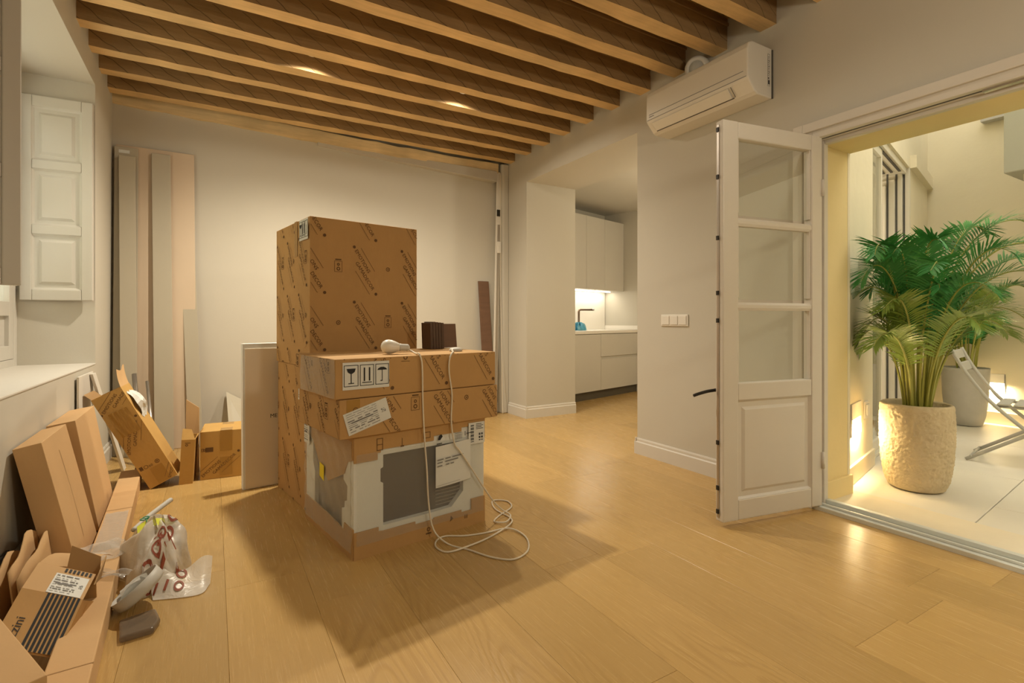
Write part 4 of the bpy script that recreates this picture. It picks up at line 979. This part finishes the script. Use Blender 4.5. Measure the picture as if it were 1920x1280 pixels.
b4 = board('wall_board', 'narrow taupe board leaning in the middle of the wide beige board', -.432, -.305, 5.035, 4.92, 2.405, .018, 'greyboard', dx=.03)
b5 = board('wall_board', 'pale narrow board at the right end of the leaning boards, cut low', -.235, -.135, 5.055, 4.94, 1.60, .014, 'greyboard', dx=.06)
# things in the far right corner
o = tag(MB().hexa([(2.560,4.93,.001),(2.688,4.93,.001),(2.688,4.95,.001),(2.560,4.95,.001),(2.545,5.075,1.485),(2.672,5.075,1.485),(2.672,5.095,1.485),(2.545,5.095,1.485)]).build('dark_plank', M['dwood2'], bevel=.002), 'dark brown plank leaning on the back wall near the corner', 'plank')
al = thing('aluminium_profile', 'long scuffed metal lighting profile leaning in the back corner', 'profile', (2.682, 4.96, 0))
a0_, a1_ = Vector((0,0,.002)), Vector((.105,.085,2.72))
def bar(p, q, w, d): 
    p, q = Vector(p), Vector(q); return MB().hexa([p+Vector((-w,-d,0)),p+Vector((w,-d,0)),p+Vector((w,d,0)),p+Vector((-w,d,0)),q+Vector((-w,-d,0)),q+Vector((w,-d,0)),q+Vector((w,d,0)),q+Vector((-w,d,0))])
bar(a0_, a1_, .026, .008).build('channel', M['plastic'], al, bevel=.002)
bar(a0_.lerp(a1_,.0)+Vector((.004,-.010,0)), a0_.lerp(a1_,.78)+Vector((.004,-.010,0)), .014, .002).build('strip', M['chrome'], al)
bar(a0_.lerp(a1_,.815)+Vector((-.002,-.010,0)), a0_.lerp(a1_,.842)+Vector((-.002,-.010,0)), .020, .006).build('end_cap', M['dark'], al)
MB().box(.06,.105,.03,.05,1.80,1.93).build('clip', M['plastic'], al, bevel=.006)
MB().tube(spline([(.105,.05,2.70),(.10,.04,2.4),(.10,.035,1.9),(.095,.03,1.5),(.105,.03,.9),(.10,.0,.3),(.09,-.03,.01)],6), .004, 6).build('cable', M['rope'], al, True)

# ---------------------------------------------------------------- pile of cartons along the window wall
def lean_box(name, label, px, py, pz, lean, w, d, h, m, tilt=0, yaw=0, open_top=False):
    """carton whose left-bottom-near corner is at p, leaning towards the window wall"""
    t = thing(name, label, 'box', (px, py, pz), rot=(tilt, -lean, yaw), group='cartons along the window wall')
    if not open_top:
        weld(box_shell(MB(), w, d, h, .002).build('body', M[m], t, bevel=.002))
    else:
        k = .004; b = MB()
        b.box(0,w,0,k,0,h).box(0,w,d-k,d,0,h).box(0,k,k,d-k,0,h).box(w-k,w,k,d-k,0,h).box(k,w-k,k,d-k,0,k)
        b.build('body', M[m], t)
    return t
cA = lean_box('carton', 'plain pale carton leaning on the window wall, nearest the torn packaging', -.562, 2.70, 0.001, R(12.0), .088, .43, .555, 'cardl', yaw=R(1))
MB().grid(lambda u,v: (.0895+.0006, .20+.012*math.sin(v*3)-.002+.004*u, .08+.40*v), 1, 10).build('crease', M['cardin'], cA)
cB = lean_box('carton', 'plain pale carton leaning on the window wall, second from the torn packaging', -.590, 3.185, 0.001, R(9.5), .108, .50, .555, 'cardl', yaw=R(1))
cC = lean_box('carton', 'printed open carton tilted hard to the left with white paper in its side', -.338, 3.86, .001, R(27), .160, .25, .640, 'cardy', yaw=R(-3), open_top=True)
pr = MB(); P_ = Print(pr, (0,-.0006,0), (1,0,0), (0,0,1), .16, .64)
house_text(P_, .012, .24, R(62), .026); house_text(P_, .015, .53, R(35), .026); house_text(P_, .12, .0, R(50), .024)
P_.frame(.010,.125,.028,.150,.004); P_.rect(.014,.130,.024,.145)
P_.ring(.009,.012,.045,.135,12); P_.text('60', .022, .060, .125); P_.ring(.009,.013,.110,.138,12); P_.ring(0,.005,.110,.138,8)
pr.build('printed_lettering', M['ink'], cC, fix=False)
MB().box(.055,.125,-.0012,-.0004,.005,.115).build('tape_strip', M['tape'], cC)
MB().grid(lambda u,v: (.03+.10*u, -.002-.004*abs(math.sin(u*11+v*3)), .36+.16*v), 12, 6).build('tape_wrap', M['tape'], cC, True)
fl_ = MB(); fl_.grid(lambda u,v: (.158+.012*v+.02*v*v, .005+.24*u, .632+.115*v - .015*math.sin(u*5)*v), 8, 5); fl_.build('flap', M['cardl'], cC, True)
fl_ = MB(); fl_.grid(lambda u,v: (.003-.02*v, .01+.23*u, .637-.0*v+.05*v), 4, 3); fl_.build('flap', M['cardin'], cC, True)
r = random.Random(6); pp = MB()
pp.grid(lambda u,v: (.162+.05*math.sin(PI*v)*(.4+.6*abs(math.sin(u*7))), .04+.14*u+.02*math.sin(v*9), .42+.17*v+.012*math.sin(u*13)), 8, 8); pp.build('packing_paper', M['paper'], cC)
cD = lean_box('carton', 'slim upright carton with folded-in top flaps between two printed cartons', -.190, 3.87, .001, R(-3), .075, .20, .285, 'cardy', yaw=R(-4), open_top=True)
MB().add([(.0,.0,.285),(.075,.0,.285),(.05,.03,.345),(.0,.03,.352)], [(0,1,2,3)]).add([(.075,0,.285),(.075,.2,.285),(.105,.19,.33),(.10,.02,.33)], [(0,1,2,3)]).build('flap', M['cardy'], cD)
pr = MB(); P_ = Print(pr, (0,-.0006,0), (1,0,0), (0,0,1), .075, .285); P_.ring(.004,.008,.03,.25,8); P_.rect(.02,.262,.05,.266); pr.build('printed_mark', M['ink'], cD, fix=False)
cF = lean_box('carton', 'square printed carton with brown tape, left of the white panel', -.075, 3.91, .001, 0, .285, .31, .315, 'cardy', yaw=R(-4))
pr = MB(); P_ = Print(pr, (0,-.0026,0), (1,0,0), (0,0,1), .285, .315)
house_text(P_, .012, .012, R(42), .028); P_.frame(.008,.185,.022,.205,.003); P_.rect(.03,.18,.075,.21); P_.ring(.004,.008,.025,.195,8)
pr.build('printed_lettering', M['ink'], cF, fix=False)
MB().box(.115,.185,-.0032,-.0022,.18,.315).box(.115,.185,-.0032,-.0022,.02,.14).build('tape_strip', M['tape'], cF)
MB().box(.115,.185,0,.30,.3155,.3165).build('tape_strip', M['tape'], cF)
o = tag(MB().hexa([(-.165,4.16,.001),(-.085,4.13,.001),(-.083,4.138,.001),(-.163,4.168,.001),(-.165,4.26,.49),(-.088,4.235,.43),(-.086,4.243,.43),(-.163,4.268,.49)]).build('card_sheet', M['cardin']), 'brown cardboard sheet standing behind the slim carton', 'sheet')
o = tag(MB().hexa([(.12,4.70,.001),(.30,4.70,.001),(.30,4.716,.001),(.12,4.716,.001),(.096,5.06,.43),(.30,5.06,.30),(.30,5.076,.30),(.096,5.076,.43)]).build('grey_offcut', M['greyboard']), 'grey board offcut leaning on the back wall beside the white panel', 'board')
# thin white boards behind the tilted carton
o = tag(MB().box(0,.012,0,.40,0,.72).build('white_board', M['plastic'], bevel=.002), 'flat white board standing against the window wall behind the pale cartons', 'board'); o.location = (-.680, 3.80, .001); o.rotation_euler = (0, 0, 0)
o = tag(MB().hexa([(-.55,4.42,.001),(-.535,4.42,.001),(-.535,4.52,.001),(-.55,4.52,.001),(-.667,4.08,.712),(-.652,4.08,.712),(-.652,4.18,.712),(-.667,4.18,.712)]).build('white_strip', M['plastic'], bevel=.001), 'white strip leaning on the window wall behind the tilted printed carton', 'board')
o = tag(MB().tube([(-.44,4.50,.012),(-.52,4.80,.64)], .016, 10).build('metal_tube', M['chrome'], smooth=True), 'thicker chrome tube leaning in the corner behind the tilted carton', 'tube')
o = tag(MB().tube([(-.36,4.48,.012),(-.44,4.80,.58)], .011, 10).build('metal_tube', M['chrome'], smooth=True), 'thinner chrome tube leaning in the corner behind the tilted carton', 'tube')
o = tag(MB().prism([(0,0),(.14,0),(.13,.10),(.06,.19),(.02,.12)], (-.47, 4.33, .001), (1,0,0), (0,0,1), (0,.012,0)).build('dark_offcut', M['dwood']), 'dark offcut lying in the shade behind the tilted carton', 'board')

# long low carton along the wall
LB = thing('long_carton', 'long low pale carton lying on the floor along the window wall', 'box', (-.272, 1.45, 0), R(2.8))
b = MB(); b.box(-.108,0,0,2.62,.001,.088)
b.build('body', M['cardl'], LB, bevel=.004)
MB().grid(lambda u,v: (-.10+.09*u, 1.25+.5*v, .0885+.004*abs(math.sin(u*6+v*5))), 8, 10).build('loose_film', M['clear'], LB, True)
MB().box(-.107,0.001,1.80,1.806,.0882,.0890).box(-.107,.001,.38,.384,.0882,.0890).build('fold_line', M['cardin'], LB)

# big carton in the near left corner, resting on the long one
cN = thing('carton', 'large plain carton cut off by the lower left corner of the view', 'box', (-.318, 1.500, .090), R(115.8), 'cartons along the window wall')
weld(box_shell(MB(), .42, .205, .172, .002).build('body', M['cardl'], cN, bevel=.003))
MB().box(.0,.42,.095,.110,.1725,.1732).build('fold_line', M['cardin'], cN)
# printed open box with stripes
pb = thing('striped_carton', 'opened brown carton with dark stripes, an address label and the letters zzini', 'box', (-.515, 2.14, .215), 0, 'cartons along the window wall')
E1, Dn, Up = Vector((.150,-.014,-.072)), Vector((-.035,-.143,-.090)), Vector((.015,.112,.030)); O_ = Vector((0,0,0)); dk = Vector((0,.02,-.10))
e1, wE = E1.normalized(), E1.length; en = e1.cross(-Dn).normalized()
if en.z < 0: en = -en
def slab(mb, a, b, c, d, t):   # thin board a-b-c-d, thickness t below its normal
    n_ = (b-a).cross(d-a).normalized()*t; return mb.hexa([a,b,c,d,a+n_,b+n_,c+n_,d+n_])
b = MB(); k = .004
slab(b, O_, E1, E1+Dn, Dn, -k)                                   # striped front
slab(b, Dn, Dn+E1, Dn+E1+dk*.35+Up*.3, Dn+dk*.35+Up*.3, -k)      # underside
slab(b, O_, Dn, Dn+dk*.35+Up*.3, Up+dk, k); slab(b, E1, E1+Dn, E1+Dn+dk*.35+Up*.3, E1+Up+dk, -k)
slab(b, Up+dk, Up+dk+E1, Dn+dk*.35+Up*.3+E1, Dn+dk*.35+Up*.3, k)
slab(b, Up, Up+E1, Up+E1+dk, Up+dk, k)
b.build('body', M['card'], pb)
tf = MB(); slab(tf, O_, E1, E1+Up, Up, .003); tf.build('top_flap', M['cardl'], pb)
fy = (-Dn).normalized(); FH = Dn.length; pr = MB()
P_ = Print(pr, Dn, e1, fy, wE, FH, .0052)
for i in range(8): P_.rect(.070+.0118*i, 0, .0772+.0118*i, FH)
v_, f_ = text_geo('zzini', .034); P_.poly(v_, f_, .048, .030, R(90))
pr.build('printed_stripes', M['black'], pb, fix=False)
ty_ = Up.normalized()
sheet_label(MB(), e1*.062 + ty_*.002 + en*.004, e1, ty_, .095, .086, 12).build('address_label', [M['paper'], M['greyink']], pb, fix=False)
pr = MB(); P_ = Print(pr, en*.004, e1, ty_, wE, Up.length, .0012)
for i in range(7): P_.rect(.080+.0118*i,.098,.087+.0118*i,.114)
pr.build('stripe_ends', M['black'], pb, fix=False)
q0, q1 = Up + E1*.42, Up + E1*1.03
rf = MB(); slab(rf, q0+Vector((0,.045,-.03)), q1+Vector((0,.045,-.03)), q1+Vector((.0,.075,.035)), q0+Vector((.01,.075,.045)), .004)
slab(rf, q1+Vector((0,-.06,-.005)), q1+Vector((0,.05,-.03)), q1+Vector((.012,.075,.035)), q1+Vector((.008,-.02,.018)), .004)
rf.build('raised_flap', M['cardin'], pb)
fb_ = MB(); fb_.grid(lambda u,v: tuple(Up + E1*(-.15+.95*u) + Vector((.05*v, .07+.15*v, -.045+.035*u - .03*v + .02*math.sin(PI*v)))), 6, 5); fb_.build('back_flap', M['cardl'], pb, True)
# torn cardboard sheets between the striped carton and the wall
for i, (lb, dx, dy, hh) in enumerate((('torn cardboard sheet standing nearest the striped carton', 0, 0, .235), ('torn cardboard sheet second from the striped carton', -.04, .02, .25), ('torn cardboard sheet third from the striped carton', -.075, -.02, .20), ('torn cardboard sheet nearest the window wall', -.105, -.05, .175))):
    s_ = MB(); ph = i*1.3
    s_.grid(lambda u,v: (-.535+dx*.9-.03*v+.010*math.sin(4*u+ph), 2.26+dy+.40*u+.03*v, .001+hh*v*(1-.35*abs(u-.6)) + .012*math.sin(9*u+ph)*v), 10, 5)
    o = s_.build('torn_cardboard', M['cardl'], smooth=True); sm = o.modifiers.new('thickness','SOLIDIFY'); sm.thickness = .005
    tag(o, lb, 'cardboard', 'torn cardboard sheets by the striped carton')
o = tag(MB().hexa([(-.672,2.2,.001),(-.660,2.2,.001),(-.660,2.66,.001),(-.672,2.66,.001),(-.684,2.2,.17),(-.675,2.2,.17),(-.675,2.66,.17),(-.684,2.66,.17)]).build('black_sheet', M['dark']), 'black plastic sheet against the window wall behind the torn cardboard', 'sheet')
# clear film scraps
def scrap(label, loc, rz, w, d, m='clear', amp=.012, lift=.0):
    s_ = MB(); s_.grid(lambda u,v: (w*(u-.5)*(1-.25*abs(v-.5)), d*(v-.5), .002+lift+amp*abs(math.sin(u*5+v*3)+.5*math.sin(v*9-u*4))), 14, 12)
    o = s_.build('film_scrap', M[m], smooth=True); o.location = loc; o.rotation_euler = (0,0,rz)
    return tag(o, label, 'film', 'scraps of clear film')
scrap('crumpled clear film scrap on the long carton below the pale cartons', (-.385,2.68,.089), R(20), .15, .22)
scrap('small twisted clear film scrap beside the opened striped carton', (-.345,2.42,.090), R(60), .06, .16)

# shopping bag with tools in it
bag = thing('shopping_bag', 'crumpled translucent white shopping bag with rust-red letters on the oak floor', 'bag', (-.212, 2.545, 0), R(10))
def bagsurf(u, v):
    a = 2*PI*u
    rx = .098 + .016*math.sin(3*a+.6) + .010*math.sin(7*a+2); ry = .155 + .020*math.sin(2*a+1) + .012*math.sin(5*a)
    q = math.sin(PI*(.5*v))**.55 if v < 1 else 1
    z = .165*(1-v)**.8 * (1+.15*math.sin(4*a+v*5)) ; k = .20 + .80*q
    cr = 1 + .05*math.sin(9*a + 7*v) * (1-abs(2*v-1)) + .03*math.sin(17*a-11*v)
    return (rx*k*cr*math.cos(a) + .015*(1-v), ry*k*cr*math.sin(a) + .03*(1-v), max(.002, z))
bag.scale = (1.12,1.25,1.2)
bo = MB().grid(bagsurf, 64, 18).build('bag_body', M['bag'], bag, True)
# loose skirt of the bag towards the viewer
MB().grid(lambda u,v: (-.02+.19*u+.03*v*math.sin(u*4), -.10-.13*v*(.6+.4*math.sin(PI*u)), .050*(1-v)**1.4*(1+.3*math.sin(u*9)) + .003), 16, 10).build('bag_skirt', M['bag'], bag, True)
# letters follow the cloth: small rings projected onto the surface
from mathutils.bvhtree import BVHTree
def bvh_of(objs):
    vs, fs = [], []
    for o in objs:
        n = len(vs); vs += [v.co.copy() for v in o.data.vertices]; fs += [tuple(i + n for i in p.vertices) for p in o.data.polygons]
    return BVHTree.FromPolygons(vs, fs)
bv = bvh_of(list(bag.children))
lt = MB()
def decal_ring(x, y, r0, r1, rot=0, sx=.8, n=18):
    rows = []
    for rr in (r0, r1):
        row = []
        for k in range(n):
            a = 2*PI*k/n; px, py = rr*sx*math.cos(a), rr*math.sin(a)
            qx, qy = x + px*math.cos(rot) - py*math.sin(rot), y + px*math.sin(rot) + py*math.cos(rot)
            hit = bv.ray_cast(Vector((qx, qy, 1)), Vector((0,0,-1)))
            row.append((qx, qy, (hit[0].z if hit[0] else .003) + .003))
        rows.append(row)
    lt.add(rows[0] + rows[1], [(k, (k+1) % n, n+(k+1) % n, n+k) for k in range(n)])
def decal_bar(x, y, l_, w, rot):
    pts = []
    for sx_, sy_ in ((-.5,-.5),(.5,-.5),(.5,.5),(-.5,.5)):
        px, py = sx_*l_, sy_*w; qx, qy = x + px*math.cos(rot) - py*math.sin(rot), y + px*math.sin(rot) + py*math.cos(rot)
        hit = bv.ray_cast(Vector((qx,qy,1)), Vector((0,0,-1))); pts.append((qx,qy,(hit[0].z if hit[0] else .003)+.004))
    lt.add(pts, [(0,1,2,3)])
for i, (x, y, rr) in enumerate(((.085,.085,.020),(.066,.045,.020),(.045,.0,.022),(.000,-.085,.018),(-.03,-.125,.020),(.07,-.12,.021),(.055,-.170,.019),(.02,-.05,.017))): decal_ring(x, y, rr*.62, rr, R(-20))
for x, y in ((.028,-.028),(.035,-.062),(.012,-.070),(.045,-.035),(.015,-.105),(-.01,-.15),(.02,-.155)): decal_bar(x, y, .030, .008, R(60))
for x, y in ((.05,-.05),(.008,-.048)): decal_bar(x, y, .026, .008, R(-25))
lt.build('printed_letters', M['rust'], bag, fix=False)
# clear inner bag with lime print, leaning over the long carton
ib = thing('clear_bag', 'clear bag with lime and green print lying behind the white shopping bag', 'bag', (-.225, 2.80, 0), R(8))
def inner(u, v):
    a = 2*PI*u; rx = .075+.012*math.sin(3*a); ry = .105+.014*math.sin(2*a+1); k = math.sin(PI*.5*min(1, v*1.05))**.6 if v > 0 else .02
    return (rx*k*math.cos(a)*(1+.05*math.sin(8*a+v*6)), ry*k*math.sin(a)+.05*(1-v), max(.002, .125*(1-v)**.85))
ib.scale = (1.15,1.15,1.25)
MB().grid(inner, 40, 14).build('bag_body', M['clearbag'], ib, True)
MB().grid(lambda u,v: (-.06+.12*u, -.075+.045*v+.01*math.sin(u*7), .104+.018*math.sin(PI*u)+.012*v), 10, 4).build('lime_print', M['lime'], ib, True)
g = MB()
for dx, dy in ((0,0),(.022,.005),(.010,.018)): g.tube([(-.04+dx+.010*math.cos(2*PI*k/10), -.01+dy+.010*math.sin(2*PI*k/10), .132) for k in range(11)], .002, 5)
g.tube([(-.03,-.02,.132),(-.03,-.05,.128)], .002, 5)
g.build('green_logo', M['green'], ib, True)
hb = thing('brush_handle', 'pale grey rounded tool handle sticking out of the clear bag', 'handle', (-.285, 2.93, .105))
MB().tube(spline([(-.03,-.06,-.01),(.02,.05,.008),(.085,.20,.018),(.095,.225,.018)],6), [.010]*6+[.012]*6+[.0125]*5+[.010,.006], 10).build('grip', M['plasticg'], hb, True)
# round white dish standing on edge
dsh = thing('lamp_dish', 'round shallow grey-white dish propped on edge between the long carton and the bag', 'dish', (-.235, 2.295, .068), rot=Vector((-.62,.10,.78)).to_track_quat('Z','Y').to_euler())
MB().lathe([(0,-.02),(.074,-.02),(.082,-.016),(.085,-.008),(.085,.024),(.082,.024),(.079,-.008),(0,-.012)], n=40).build('shell', M['plasticg'], dsh, True)
pp = MB(); pp.grid(lambda u,v: (-.05+.06*u, -.06+.09*v, .018+.015*math.sin(u*6+v*3)), 8, 8); pp.build('tissue', M['paper'], dsh, True)
# smoked clear plastic piece on the floor
sm_ = thing('plastic_tray', 'smoky clear plastic tray lying on the floor in front of the dish', 'tray', (-.225, 2.15, .001), R(12))
b = MB(); q = [(-.055,-.075),(.035,-.085),(.062,-.03),(.06,.055),(-.045,.05)]
b.prism(q, (0,0,0), (1,0,0), (0,1,0), (0,0,.022)); b.build('shell', M['smoke'], sm_, bevel=.008, seg=3)
